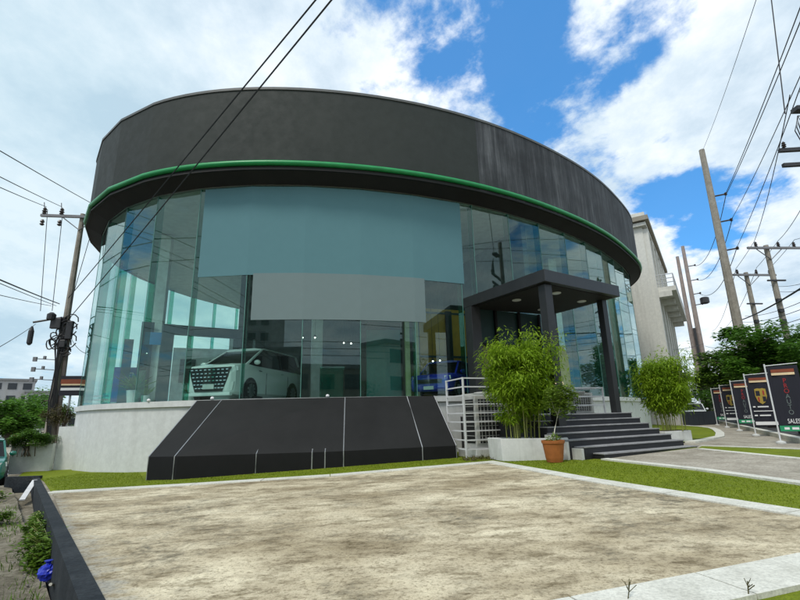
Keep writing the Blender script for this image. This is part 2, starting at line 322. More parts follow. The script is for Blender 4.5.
def add(a, b, op='ADD'):
    n = N(nt, 'ShaderNodeMath', operation=op)
    for s, v in ((n.inputs[0], a), (n.inputs[1], b)):
        if hasattr(v, 'is_output'): l.new(v, s)
        else: s.default_value = v
    return n.outputs[0]
cov = add(add(add(c1.outputs['Fac'], 2.6, 'MULTIPLY'), add(c2.outputs['Fac'], 2.3, 'MULTIPLY')), -1.50)
def pix(px, py):
    return fw * 456.15 + rx * (px - 400) - ux * (py - 300)
for pp_, i, o, a in (((550, 65), 1, 16, -.50), ((590, 0), 0, 13, -.30), ((480, 65), 0, 12, -.38), ((690, 222), 0, 7.5, -.65), ((735, 205), 0, 6, -.35), ((385, 30), 0, 10, -.28), ((650, 262), 1, 7, .35), ((600, 165), 1, 9, .35), ((700, 110), 1, 9, .3), ((760, 60), 3, 14, .25), ((200, 60), 5, 32, .3), ((20, 300), 5, 36, .5), ((700, 330), 3, 16, .35), (None, 20, 88, .42)):
    cov = add(cov, hole(pix(*pp_) if pp_ else V(0, -1, .45), i, o, a))
cr = N(nt, 'ShaderNodeMapRange', interpolation_type='SMOOTHSTEP'); l.new(cov, cr.inputs[0]); cr.inputs[1].default_value = .42; cr.inputs[2].default_value = .95; cr.inputs[3].default_value = .02; cr.inputs[4].default_value = .97
c3 = noise(nt, 2.3, 9, .62, vec=dv.outputs[0], stretch=(1, .8, .5, .3))
cc = ramp(nt, c3.outputs['Fac'], [(.36, (3.9, 5.0, 6.0)), (.49, (5.7, 6.6, 7.3)), (.62, (7.9, 8.3, 8.6))])
lef = hole(pix(-60, 190), 4, 34, 1.0)
cc2 = mix(nt, lef, cc.outputs['Color'], mix(nt, .5, cc.outputs['Color'], (3.9, 5.5, 6.2)))
skc = mix(nt, .55, mix(nt, 1, sky.outputs['Color'], (.8, 1.7, 2.2), 'MULTIPLY'), (.40, 1.95, 4.7))
l.new(mix(nt, cr.outputs[0], skc, cc2), bg.inputs['Color'])
SC.view_settings.view_transform = 'Standard'; SC.view_settings.look = 'None'; SC.view_settings.gamma = 1; SC.view_settings.use_curve_mapping = False; SC.view_settings.exposure = 0.46
SC.render.engine = 'CYCLES'; SC.cycles.max_bounces = 8; SC.cycles.transparent_max_bounces = 24; SC.cycles.caustics_reflective = False; SC.cycles.caustics_refractive = False
try: SC.cycles.use_denoising = True
except Exception: pass

# ------------------------------------------------------------------ ground
def sheet(name, poly, mat, dz=0, follow=True, z=0, grid=0):
    bm = bmesh.new(); f = bm.faces.new([bm.verts.new((x, y, 0)) for x, y in poly])
    bmesh.ops.triangulate(bm, faces=[f])
    for xx in (-14, 9): bmesh.ops.bisect_plane(bm, geom=bm.verts[:] + bm.edges[:] + bm.faces[:], plane_co=(xx, 0, 0), plane_no=(1, 0, 0))
    for v in bm.verts: v.co.z = (g(v.co.x) + dz) if follow else z
    bmesh.ops.recalc_face_normals(bm, faces=bm.faces)
    if sum(f.normal.z for f in bm.faces) < 0: bmesh.ops.reverse_faces(bm, faces=bm.faces)
    me = bpy.data.meshes.new(name); bm.to_mesh(me); bm.free(); me.materials.append(mat)
    o = bpy.data.objects.new(name, me); COL.objects.link(o); return structure(o)
def strip(name, pts, w, mat, h=.018, side=1, base=-.06):
    """a kerb strip laid along a polyline, w wide to its left (side 1) or right"""
    src = [V(p[0], p[1], 0) for p in pts]; pts = []
    for p, q in zip(src[:-1], src[1:]):
        k = max(1, round((q - p).length / 1.5)); pts += [p.lerp(q, i / k) for i in range(k)]
    pts.append(src[-1]); L = []; Rr = []
    for i, p in enumerate(pts):
        t = (pts[min(i + 1, len(pts) - 1)] - pts[max(i - 1, 0)]).normalized(); nn = V(-t.y, t.x, 0) * side
        L.append(p); Rr.append(p + nn * w)
    b = MB()
    for i in range(len(pts) - 1):
        q = [L[i].lerp(L[i + 1], .006), L[i].lerp(L[i + 1], .994), Rr[i].lerp(Rr[i + 1], .994), Rr[i].lerp(Rr[i + 1], .006)]
        o = len(b.v)
        b.v += [(p.x, p.y, g(p.x) + base) for p in q] + [(p.x, p.y, g(p.x) + h) for p in q]
        fs = [(4, 5, 6, 7), (0, 1, 5, 4), (2, 3, 7, 6)]
        fs += [(3, 0, 4, 7), (1, 2, 6, 5)]
        for f in fs: b.f.append(tuple(o + k for k in f)); b.m.append(0)
    return structure(b.build(name, mat))

structure(MB().add([(-3000, -3000, -.56), (3000, -3000, -.56), (3000, 3000, -.56), (-3000, 3000, -.56)], [(0, 1, 2, 3)]).build('ground', M['dirt']))
sd_ = V(-.66, .751, 0)      # direction of the street on the left
sn_ = V(-.751, -.66, 0)
def srect(a0, a1, b0, b1):   # along, across from the wall line origin
    o = V(-1.0, 2.35, 0)
    return [tuple((o + sd_ * a + sn_ * b)[:2]) for a, b in ((a0, b0), (a1, b0), (a1, b1), (a0, b1))]
def flat(name, poly, z, mat): return structure(MB().add([(x, y, z) for x, y in poly], [tuple(range(len(poly)))]).build(name, mat))
flat('road', srect(-60, 420, 4.4, 17), -.548, M['asphalt'])
flat('pavement', srect(16, 400, 1.3, 4.3), -.50, M['pave'])
# rough verge with an uneven surface
vb = MB(); nx, ny = 60, 130
for i in range(ny + 1):
    for j in range(nx + 1):
        a = -6 + 25 * i / ny; b_ = -.05 + 4.3 * j / nx; p = V(-1.0, 2.35, 0) + sd_ * a + sn_ * b_
        h = .05 * math.sin(a * 2.1 + b_ * 3) * math.sin(b_ * 2.3 - a) + R.uniform(-.012, .012) - .05 * max(0, b_ - 2.5)
        vb.v.append((p.x, p.y, -.40 + h))
for i in range(ny):
    for j in range(nx): k = i * (nx + 1) + j; vb.f.append((k, k + 1, k + nx + 2, k + nx + 1)); vb.m.append(0)
structure(vb.build('verge', M['dirt'], smooth=True, fix=False))

SITE = [(.9, .1), (-11.95, 15.85), (-12.95, 15.95), (-15.0, 18.9), (-60, 70), (-60, 160), (160, 160), (160, -40), (.9, -40)]
sheet('forecourt', SITE, M['apron'], -.03)
LAWN = [(.95, .3), (-11.85, 15.85), (-12.95, 15.98), (-14.9, 18.9), (-14, 24), (6, 20), (9.0, 14.0), (8.3, 13.6), (8.8, 4), (8.8, -3), (2, -3)]
sheet('lawn', LAWN, M['turf'], -.012)
PADF = [(-8.75, 12.15), (-5.2, 12.2), (-1.9, 12.45), (2.5, 13.55)]
sheet('concrete_pad', [(-8.75, 12.1), (-5.2, 12.1), (-1.9, 12.3), (2.4, 13.3), (3.72, 9.0), (4.75, 6.0), (5.1, 5.05), (3.47, 4.47), (1.2, 3.82), (-1.6, 3.05)], M['pad'], .004)
strip('kerb', PADF, .42, M['kerb'], .022, -1)
strip('kerb', [(2.5, 13.55), (3.72, 9.2), (4.82, 6.0), (5.25, 4.9)], .34, M['kerb'], .024, -1)
strip('kerb', [(5.6, 5.1), (3.47, 4.47), (1.2, 3.80), (-1.9, 2.9)], .50, M['kerb'], .026, 1)
# path leading to the steps
sheet('path', [(5.3, 12.7), (5.98, 9.81), (6.29, 7.79), (6.6, 4), (8.9, 4), (8.6, 10.6), (8.5, 13.9), (8.9, 14.3)], M['apron'], .002)
strip('kerb', [(5.12, 12.55), (5.90, 9.81), (6.2, 7.79), (6.6, 3)], .22, M['kerb'], .024, 1)
strip('kerb', [(8.35, 13.75), (8.55, 10.6), (8.85, 3)], .2, M['kerb'], .024, 1)
sheet('lawn', [(8.5, 13.9), (8.7, 10.5), (9.0, 3), (14.5, 6), (10.45, 12.6), (9.05, 14.55)], M['turf'], .006)
strip('kerb', [(9.0, 14.6), (10.45, 12.65), (14.5, 6.1)], .22, M['kerb'], .024, 1)
CUR = [(9.7, 16.5), (10.83, 17.5), (12.6, 19.3), (14.3, 21.8), (16.2, 24.9), (17.6, 27.4), (18.6, 30), (19.2, 33), (19.0, 36)]
sheet('lawn', CUR + [(14, 36), (9.6, 18.5)], M['turf'], .004)
strip('kerb', CUR, .32, M['kerb'], .03, -1)
strip('kerb', [(9.2, 9.6), (12.35, 14.9), (22.2, 32.5), (40, 64)], .25, M['kerb'], .13, -1)
sheet('road', [(9.5, 9.6), (12.6, 14.8), (22.45, 32.4), (75, 126), (90, 118), (24, 9)], M['asphalt'], -.02)

# short turf blades along the visible lawns
def inside(p, poly):
    c = False; n = len(poly)
    for i in range(n):
        (x1, y1), (x2, y2) = poly[i], poly[(i + 1) % n]
        if (y1 > p[1]) != (y2 > p[1]) and p[0] < (x2 - x1) * (p[1] - y1) / (y2 - y1) + x1: c = not c
    return c
tb = MB()
A1 = [(-11.8, 15.7), (-8.7, 12.25), (-5.2, 12.3), (-1.9, 12.55), (2.5, 13.65), (2.6, 14.6), (1.8, 15.3), (-2.2, 14.3), (-6.3, 13.4), (-7.4, 13.8), (-9, 16.4), (-11.6, 17.2)]
A2 = [(2.7, 13.5), (4.85, 6.0), (5.3, 4.9), (6.4, 4.9), (6.1, 8), (5.7, 9.9), (5.05, 12.5), (4.6, 13.1), (2.7, 13.5)]
A3 = [(1.9, 3.3), (3.4, 3.75), (5.4, 4.3), (5.4, 3), (2.2, 2.8)]
for poly, cnt in ((A1, 15000), (A2, 14000), (A3, 8000)):
    x0, x1 = min(p[0] for p in poly), max(p[0] for p in poly); y0, y1 = min(p[1] for p in poly), max(p[1] for p in poly); k = 0
    while k < cnt:
        x, y = R.uniform(x0, x1), R.uniform(y0, y1)
        if not inside((x, y), poly): continue
        k += 1; a = R.uniform(0, 6.28); h = R.uniform(.010, .028) * (1.8 if poly is A3 else 1); w = .006 * (1 + y * .06); dx, dy = math.cos(a) * w, math.sin(a) * w; z = g(x) - .014
        tb.add([(x - dx, y - dy, z), (x + dx, y + dy, z), (x + R.uniform(-.02, .02), y + R.uniform(-.02, .02), z + h)], [(0, 1, 2)])
tag(tb.build('grass', M['blade'], fix=False), 'short green grass blades of the lawn strips', 'grass', kind='stuff')

# ------------------------------------------------------------------ showroom
CT = V(3.0, 34.0, 0); RP = [18.27, 21.04, 22.88, 22.62, 19.45, 16.63, 14.52, 13.54, 13.24, 14.1, 14.47, 14.26, 13.57, 12.61, 11.65, 10.99, 10.9, 11.58, 13.13, 15.46]; K = 20
def plan_r(t):
    t %= K; i = int(t); u = t - i; q = lambda j: RP[(i + j) % K]
    return ((1 - u) ** 3 * q(-1) + (3 * u ** 3 - 6 * u ** 2 + 4) * q(0) + (-3 * u ** 3 + 3 * u ** 2 + 3 * u + 1) * q(1) + u ** 3 * q(2)) / 6
def plan(t):
    a = -math.pi + t * 2 * math.pi / K; r = plan_r(t); return V(CT.x + r * math.cos(a), CT.y + r * math.sin(a), 0)
def nrm(t):
    d = plan(t + .02) - plan(t - .02); return V(d.y, -d.x, 0).normalized()
def off(t, d, z=0): p = plan(t) + nrm(t) * d; return V(p.x, p.y, z)
def tnodes(t0, t1, step):
    ts = [t0]; acc = 0; t = t0; p = plan(t)
    while t < t1:
        t += .004; q = plan(t); acc += (q - p).length; p = q
        if acc >= step: ts.append(t); acc = 0
    return ts
SEAM = 5.09
TL = tnodes(-1.2, SEAM, 2.15); TL.append(SEAM) if SEAM - TL[-1] > .12 else TL.__setitem__(-1, SEAM)
TRf = tnodes(SEAM, 13.0, .55)
TR2 = tnodes(SEAM, 12.0, 2.1)
TREAR = tnodes(TRf[-1], K - 1.2, 2.0)
HG, HT, HL, HS, DL = 10.86, 14.18, 2.27, 10.34, .68
B = empty('showroom_building', (CT.x, CT.y, 0), 'round dark fasciad car showroom with full height green glass walls and a green trim line', 'building')
def part(mb, name, mat, **k):
    o = mb.build(name, mat, B, xf=Matrix.Translation(V(-CT.x, -CT.y, 0)), **k); return o
def band(ts, d0, d1, za, zb, m=0, mb=None):
    """closed ring section between offsets d0 (outer) and d1 (inner), heights za..zb"""
    mb = mb or MB()
    for a, b in zip(ts[:-1], ts[1:]):
        q = [off(a, d0, za), off(b, d0, za), off(b, d0, zb), off(a, d0, zb), off(a, d1, za), off(b, d1, za), off(b, d1, zb), off(a, d1, zb)]
        fs = [(0, 1, 2, 3), (5, 4, 7, 6), (3, 2, 6, 7), (1, 0, 4, 5)]
        if a == ts[0]: fs.append((4, 0, 3, 7))
        if b == ts[-1]: fs.append((1, 5, 6, 2))
        mb.add(q, fs, m)
    return mb
def shell(mats): return mats
TLs = [t for t in TL if t < 3.15]; TLf = TLs + [t for t in tnodes(TLs[-1], SEAM, .5)[1:] if t < SEAM - .03] + [SEAM]
part(band(TLf, 0, -.14, 10.66, HT - .09), 'fascia', M['fascia'], sharp=7)
part(band(TRf + TREAR[1:], .002, -.14, 10.66, HT - .09), 'fascia', M['weather'], sharp=25)['label'] = 'streaked weathered grey fascia cladding right of the seam'
ALLT = TLf + TRf[1:] + TREAR[1:]
part(band(ALLT, .035, -.32, HT - .088, HT + .02), 'coping', M['coping'])
for nm, d, r, z, mat in (('trim_tube', .06, .105, HG, 'green'),):
    pts = [off(t, d, z) for t in ALLT]; part(MB().tube(pts, r, 8), 'trim_tube', M[mat], smooth=True)
part(band(ALLT, .05, -.1, 10.60, 10.66), 'drip_edge', M['soffit'], sharp=25)
sb = MB()
for a, b in zip(ALLT[:-1], ALLT[1:]):
    sb.add([off(a, -.05, 10.60), off(b, -.05, 10.60), off(b, -DL + .04, HS), off(a, -DL + .04, HS), off(a, -.05, 10.64), off(b, -.05, 10.64), off(b, -DL + .04, HS + .06), off(a, -DL + .04, HS + .06)], [(0, 1, 2, 3), (5, 4, 7, 6)])
part(sb, 'soffit', M['soffit'])
part(MB().prism([tuple(off(t, -.16)[:2]) for t in ALLT], HT - .7, HT - .55), 'roof', M['roofg'])
PAN = TL + TR2[1:]
LAST = PAN[-1]
RW = tnodes(LAST, K - 1.2, 2.0)
part(MB().prism([tuple(off(t, -DL - .1)[:2]) for t in PAN + RW[1:]], HS - .02, HS + .1), 'ceiling', M['inceil'])
part(MB().prism([tuple(off(t, -DL - .08)[:2]) for t in PAN + RW[1:]], HL - .18, HL - .03), 'floor', M['floor'])
part(band(PAN + RW[1:], -DL + .02, -DL - .18, -.3, HL - .20), 'base_wall', M['white'], sharp=25)
part(band(PAN, -DL + .10, -DL - .12, HL - .198, HL), 'ledge', M['whiteledge'], sharp=25)
part(band(RW, -DL + .02, -DL - .18, HL - .20, HS), 'rear_wall', M['inwhite'])
for i, (a, b) in enumerate(zip(PAN[:-1], PAN[1:])):
    p, q = off(a, -DL), off(b, -DL); e = (q - p).normalized(); n_ = V(e.y, -e.x, 0); p += e * .008; q -= e * .008
    R_ = R.uniform(-.004, .004)        # each pane sits very slightly out of true
    w = []
    for z, k in ((HL + .001, -1), (HS, 1)):
        for s in (p, q): w.append(V(s.x, s.y, z) + n_ * (R_ * k))
    vs = w + [x - n_ * .014 for x in w]
    part(MB().add(vs, [(0, 1, 3, 2), (4, 6, 7, 5), (0, 2, 6, 4), (1, 5, 7, 3), (2, 3, 7, 6), (0, 4, 5, 1)]), 'glass_pane', M['glass'])
for t in PAN[1:-1]:
    p = off(t, -DL); n_ = nrm(t)
    part(MB().box((p.x - n_.x * .18, p.y - n_.y * .18, (HL + HS) / 2), (.30, .018, HS - HL - .02), math.atan2(n_.y, n_.x)), 'glass_fin', M['fin'])
part(band(PAN, -DL + .012, -DL - .02, HS + .0, HS + .05), 'head_channel', M['galv'])
for t in PAN[1:-1]:
    p = off(t, -DL + .004); part(MB().box((p.x, p.y, (HL + HS) / 2), (.012, .022, HS - HL - .03), math.atan2(nrm(t).y, nrm(t).x)), 'joint_highlight', M['edgehi'])  # strips over the joints, the glass-edge highlight painted in as pale green
# blank sheets on the glass, standing in for a masked-out sign
def t_at(x):
    lo, hi = 2.5, 8.0
    for _ in range(50):
        m_ = (lo + hi) / 2
        if off(m_, -DL).x < x: lo = m_
        else: hi = m_
    return lo
def film(x0, x1, z0, z1, mat, d, name):
    ta, tb_ = t_at(x0), t_at(x1); ts = [ta] + [t for t in PAN if ta < t < tb_] + [tb_]
    def onpane(t):
        for a, b in zip(PAN[:-1], PAN[1:]):
            if a <= t <= b:
                p, q = off(a, -DL), off(b, -DL); u = (t - a) / (b - a); e = (q - p).normalized(); return p.lerp(q, u) + V(e.y, -e.x, 0) * d
    mb = MB()
    pts = [onpane(t) for t in ts]
    for p, q in zip(pts[:-1], pts[1:]):
        e = (q - p).normalized(); n_ = V(e.y, -e.x, 0) * .008
        w = [V(p.x, p.y, z0), V(q.x, q.y, z0), V(q.x, q.y, z1), V(p.x, p.y, z1)]
        mb.add(w + [x - n_ for x in w], [(0, 1, 2, 3), (5, 4, 7, 6), (4, 5, 1, 0), (3, 2, 6, 7), (4, 0, 3, 7), (1, 5, 6, 2)])
    return part(mb, name, mat, sharp=25)
film(-7.45, 2.62, 6.72, 10.28, M['film'], .022, 'sign_mask')['label'] = 'wide blank teal film over the blanked-out sign on the upper glass'
film(-5.35, .98, 5.03, 6.78, M['maskg'], .034, 'sign_mask')['label'] = 'smaller blank grey film over the blanked-out sign below the teal one'
# inside: partition walls and columns
part(MB().box((2.5, 29.5, (HL + HS) / 2), (25, .25, HS - HL - .2), rad(12)), 'partition', M['inwall'])
part(MB().box((-9.5, 26.2, (HL + 6.2) / 2), (.2, 3.5, 6.2 - HL), rad(10)), 'partition', M['inwhite'])
part(MB().box((4.4, 24.5, (HL + HS) / 2), (.25, 9, HS - HL - .2), rad(20)), 'partition', M['inwall'])
part(MB().box((-11.2, 26.3, (HL + 5.6) / 2), (3.6, .2, 5.6 - HL), rad(24)), 'partition', M['inwhite'])
for dx in (-1.0, .5):
    part(MB().box((-11.2 + dx * math.cos(rad(24)) + .12 * math.sin(rad(24)), 26.3 + dx * math.sin(rad(24)) - .12 * math.cos(rad(24)), 4.3), (.8, .08, 1.3), rad(24)), 'inner_window', M['inwall'])
for x, y in ((-11.2, 20.6), (-4.0, 21.5), (5.6, 23.0), (8.8, 25.4), (-13.3, 24.5)):
    part(MB().box((x, y, (HL + HS) / 2), (.5, .5, HS - HL - .2), rad(15)), 'column', M['inwhite'])
for x, y in ((.25, 18.75), (.62, 18.85)):
    part(MB().box((x, y, 4.0), (.2, .12, 3.5), rad(15)), 'column', M['surf'])

# ------------------------------------------------------------------ dark retaining wall on the left
w0, w1 = V(-1.0, 2.42, 0), V(-11.98, 15.9, 0); wd = (w1 - w0).normalized(); wn = V(-wd.y, wd.x, 0)
wb = MB()
for i in range(14):
    a, b = w0.lerp(w1, i / 14), w0.lerp(w1, (i + 1) / 14)
    q = [a, b, b + wn * .17, a + wn * .17]
    o = len(wb.v); top = .035
    wb.v += [(p.x, p.y, -.6) for p in q] + [(p.x, p.y, g(p.x) + top) for p in q]
    for f in [(4, 5, 6, 7), (0, 1, 5, 4), (2, 3, 7, 6)] + ([(3, 0, 4, 7)] if i == 0 else []) + ([(1, 2, 6, 5)] if i == 13 else []): wb.f.append(tuple(o + k for k in f)); wb.m.append(0)
wb.box((-12.55, 15.97, -.42), (1.06, .16, .72), rad(4))
tag(wb.build('retaining_wall', M['darkwall']), 'low dark grey retaining wall along the left edge of the concrete pad', 'wall')

# ------------------------------------------------------------------ black sloped podium in front of the glass
rb = [V(-7.31, 13.72, 0), V(-6.35, 13.46, .0), V(-2.2, 14.35, .0), V(1.71, 15.30, 0)]
rk = [.62, .63, .60, .63]
rt = [V(-7.0, 15.85, HL - .02), V(-6.0, 15.72, HL - .02), V(-2.3, 15.85, HL - .02), V(1.15, 16.55, HL - .02)]
PO = empty('display_ramp', (-3, 15, .1), 'long black sloped display ramp with pale seams standing under the showroom glass', 'ramp')
xf = Matrix.Translation(V(3, -15, -.1))
bot = [V(p.x, p.y, g(p.x) - .02) for p in rb]; kn = [V(p.x, p.y, k) for p, k in zip(rb, rk)]
mb = MB(); n4 = 4
mb.v = [tuple(p) for p in kn + rt + [V(p.x, p.y, g(p.x) - .02) for p in rt] + bot]
def Q(*f): mb.f.append(f); mb.m.append(0)
for i in range(3): Q(i, i + 1, 5 + i, 4 + i)
Q(12, 0, 4, 8); Q(3, 15, 11, 7)
for i in range(3): Q(4 + i, 5 + i, 9 + i, 8 + i)
mb.build('sloped_panel', M['slope'], PO, xf=xf)
mb2 = MB()
for i in range(3):
    mb2.add([bot[i], bot[i + 1], kn[i + 1], kn[i]], [(0, 1, 2, 3)])
mb2.build('base_panel', M['black'], PO, xf=xf)
def seam(f, full=1.0, w=.022, down=True):
    # f: fraction along the front
    def interp(L): 
        s = f * 3; i = min(2, int(s)); return L[i].lerp(L[i + 1], s - i)
    a, b, c = interp(bot), interp(kn), interp(rt); c = b.lerp(c, full)
    n1 = V(.2, -1, 0).normalized() * .006; n2 = V(0, -.5, .8).normalized() * .006
    m_ = MB()
    pts = ([a + n1] if down else []) + [b + n1 * .7 + n2 * .7, c + n2]
    m_.tube(pts, w / 2, 4)
    m_.build('seam', M['galv'], PO, xf=xf)
for f, fl, w, dn in ((.004, 1, .03, True), (.30, 1, .03, True), (.50, .55, .025, True), (.70, 1, .03, True), (.905, 1, .03, True), (.998, 1, .02, True)): seam(f, fl, w, dn)
for f in (.625, .655): seam(f, .05, .035)

# ------------------------------------------------------------------ entrance steps, canopy
O = V(5.25, 12.62, 0); eu = V(.883, .469, 0); ev = V(-.469, .883, 0); EA = math.atan2(eu.y, eu.x)
def E2(a, b, z=0): p = O + eu * a + ev * b; return V(p.x, p.y, z)
ST = empty('entrance_steps', (O.x, O.y, .38), 'black entrance steps with pale grey treads rising to the showroom door', 'steps')
xf = Matrix.Translation(V(-O.x, -O.y, -.38))
zs = [.51 + .17 * k for k in range(7)]; ul = [0, -.33, -.5, -.6, -.6, -.6, -.6]; ur = [4.15, 4.05, 4.0, 3.95, 3.95, 4.0, 4.05]
for k in range(7):
    zb = .30 if k == 0 else zs[k - 1] + .002; v0 = .33 * k; v1 = v0 + (.36 if k < 6 else 3.6)
    c = E2((ul[k] + ur[k]) / 2, (v0 + v1) / 2)
    MB().box((c.x, c.y, (zb + zs[k] - .03) / 2), (ur[k] - ul[k], v1 - v0, zs[k] - .03 - zb), EA).build('riser', M['riser'], ST, xf=xf) if False else None
    mbr = MB().box((c.x, c.y, (.25 + zs[k] - .031) / 2), (ur[k] - ul[k] - .02, v1 - v0 - .004, zs[k] - .031 - .25), EA); mbr.build('riser', M['riser'], ST, xf=xf)
    c2 = E2((ul[k] + ur[k]) / 2, (v0 + v1) / 2 - .012)
    MB().box((c2.x, c2.y, zs[k] - .015), (ur[k] - ul[k] + .02, v1 - v0 + .022, .03), EA).build('tread', M['tread'], ST, xf=xf, bevel=.006)
    if 0 < k < 4:
        c = E2(ul[k] - .06, (v0 + v1) / 2)
        MB().box((c.x, c.y, (.25 + zs[k] - .04) / 2), (.09, v1 - v0 - .01, zs[k] - .04 - .25), EA).build('cheek', M['planter'], ST, xf=xf)
CZ = 5.95
CA = empty('entrance_canopy', (O.x, O.y, 0), 'black flat entrance canopy on slim dark columns over the steps', 'canopy')
xf = Matrix.Translation(V(-O.x, -O.y, 0))
cpoly = [E2(-.18, 1.22), E2(3.85, 1.62), E2(3.85, 4.9), E2(-.35, 5.35)]
MB().prism([tuple(p[:2]) for p in cpoly], 5.55, CZ).build('roof_slab', M['canopy'], CA, xf=xf, bevel=.012)
ins = [E2(.0, 1.42), E2(3.67, 1.80), E2(3.67, 4.8), E2(-.17, 5.2)]
MB().prism([tuple(p[:2]) for p in ins], 5.53, 5.549).build('lining', M['soffit'], CA, xf=xf)
for (a, b, w, zb) in ((.12, 1.55, .30, 1.0), (3.63, 2.25, .24, 1.2), (-.18, 5.0, .42, 1.5), (3.55, 4.6, .24, 1.5)):
    p = E2(a, b); MB().box((p.x, p.y, (zb + 5.53) / 2), (w, w, 5.53 - zb), EA).build('column', M['canopy'], CA, xf=xf, bevel=.01)
for a, b in ((.6, 3.4), (1.2, 2.1), (3.0, 2.6), (2.6, 4.2)):
    p = E2(a, b, 5.51); d = MB().lathe(p, [(.16, .022), (.16, .0), (.13, -.012)], 20).build('downlight', M['lamp'], CA, xf=xf)
# dark entrance lobby behind the canopy
LB = empty('entrance_door', tuple(E2(1.6, 5.2, 1.55)), 'dark recessed entrance door lobby under the canopy', 'door', rz=EA)
MB().box((0, .0, 2.0), (3.4, .08, 4.0)).build('door_panel', M['portal'], LB)
for x in (-1.7, -.6, .6, 1.7): MB().box((x, -.09, 2.0), (.1, .1, 4.0)).build('door_frame', M['black'], LB)
MB().box((0, -.09, 2.6), (3.3, .1, .12)).build('door_frame', M['black'], LB)
MB().box((-1.1, -.05, 1.8), (.5, .03, 1.6)).build('curtain', M['tanwall'], LB)
# green feather sign
p = E2(2.75, 3.6, 1.53); FS = empty('feather_sign', p, 'tall pale green feather sign standing by the entrance door', 'sign')
pr = [(-.22, 0), (.22, 0), (.24, 1.5), (.22, 2.0), (.12, 2.3), (-.06, 2.35), (-.2, 2.1), (-.24, 1.5)]
MB().add([(x, -.02, z + .12) for x, z in pr] + [(x, .02, z + .12) for x, z in pr], [tuple(range(8)), tuple(range(15, 7, -1))] + [(i, i + 8, (i + 1) % 8 + 8, (i + 1) % 8) for i in range(8)]).build('sign_panel', M['surf'], FS)
MB().box((-.3, 0, 1.4), (.09, .09, 2.8)).build('post', M['black'], FS); MB().box((-.3, 0, 2.95), (.1, .1, .3)).build('post_cap', M['pink'], FS)
MB().box((0, 0, .06), (.5, .3, .12)).build('foot', M['iron'], FS)

# ------------------------------------------------------------------ air conditioners and their railings
def ac_unit(name, loc, rz, label, w=1.0, d=.42, h=1.25):
    t = empty(name, loc, label, 'air conditioner', 'outdoor air conditioner units', rz)
    MB().box((0, 0, h / 2), (w, d, h)).build('casing', M['acbody'], t, bevel=.02)
    MB().box((-.02, -d / 2 - .008, h * .5), (w * .8, .016, h * .78)).build('fan_grille', M['acgrill'], t)
    for sx_ in (-1, 1): MB().box((sx_ * (w / 2 + .008), 0, h * .5), (.016, d * .78, h * .78)).build('side_vent', M['acgrill'], t)
    b = MB()
    for i in range(9): b.box((-.02, -d / 2 - .026, h * (.15 + .0875 * i)), (w * .8, .018, .016)); b.box((-.02 + w * .8 * (i - 4) / 9, -d / 2 - .024, h * .5), (.014, .014, h * .78))
    b.build('grille_bar', M['acbody'], t)
    for sx_ in (-1, 1):
        b = MB()
        for i in range(9): b.box((sx_ * (w / 2 + .026), 0, h * (.15 + .0875 * i)), (.018, d * .78, .016))
        b.build('vent_bar', M['acbody'], t)
    MB().lathe((0, 0, 0), [(w * .28, h + .002), (w * .28, h + .05), (w * .2, h + .06)], 18).build('fan_cover', M['acbody'], t)
    return t
def railing(name, corners, zb, zt, rails, label, group, lean=0):
    c0 = V(*corners[0], zb); t = empty(name, c0, label, 'railing', group); xf_ = Matrix.Translation(-c0)
    for c in corners: MB().box((c[0], c[1], (zb + zt) / 2), (.05, .05, zt - zb), EA).build('post', M['steel'], t, xf=xf_)
    for k in range(rails):
        z = zb + (zt - zb) * (k + 1) / rails - .025
        b = MB()
        for a, c in zip(corners[:-1], corners[1:]):
            m_ = ((a[0] + c[0]) / 2, (a[1] + c[1]) / 2, z); L = math.hypot(c[0] - a[0], c[1] - a[1]); b.box(m_, (L - .055, .035, .04), math.atan2(c[1] - a[1], c[0] - a[0]))
        b.build('rail', M['steel'], t, xf=xf_)
    return t
ac_unit('air_conditioner', (2.85, 15.75, .50), rad(24), 'large beige air conditioner caged in white rails beside the black ramp', 1.5, .8, 1.75)
railing('cage_railing', [(1.55, 16.2), (1.95, 14.85), (3.9, 15.65), (3.45, 16.9)], .28, 2.75, 9, 'white square tube cage around the air conditioner beside the black ramp', 'white railings')
MB_ = MB().box((2.85, 15.78, .37), (1.75, 1.1, .26), rad(24)); tag(MB_.build('plinth', M['planter']), 'low concrete plinth under the caged air conditioner', 'plinth')
q = E2(3.55, 3.9); ac_unit('air_conditioner', (q.x, q.y, 1.53), EA, 'wide low beige air conditioner behind the white rail right of the steps', 1.35, .5, .75)
railing('cage_railing', [tuple(E2(2.5, 3.3)[:2]), tuple(E2(4.0, 3.0)[:2]), tuple(E2(4.05, 4.3)[:2])], 1.53, 2.45, 3, 'white square tube rail at the top right of the black steps', 'white railings')

# ------------------------------------------------------------------ planting
def leaves(mb, c, rad3, n, ln, wd, droop=.3, up=0, shell_=.35, clip=None, lump=None, ax=None):
    """leaf-sized faces spread unevenly through an ellipsoid"""
    k = 0
    while k < n:
        d = V(R.gauss(0, 1), R.gauss(0, 1), R.gauss(0, 1)).normalized(); r = R.random() ** shell_
        p = V(c[0] + d.x * rad3[0] * r, c[1] + d.y * rad3[1] * r, c[2] + d.z * rad3[2] * r)
        if clip and not clip(p): continue
        k += 1; a = R.uniform(0, 6.283)
        f = V(math.cos(a) + d.x * .8, math.sin(a) + d.y * .8, R.uniform(-droop, droop * .6) + up).normalized()
        s = f.cross(V(R.uniform(-.4, .4), R.uniform(-.4, .4), 1)).normalized(); L = ln * R.uniform(.6, 1.25); w = wd * R.uniform(.7, 1.2); n_ = s.cross(f)
        mb.add([p, p + f * L * .45 + s * w * .5 + n_ * L * .06, p + f * L - n_ * L * .12, p + f * L * .45 - s * w * .5 + n_ * L * .06], [(0, 1, 2, 3)])
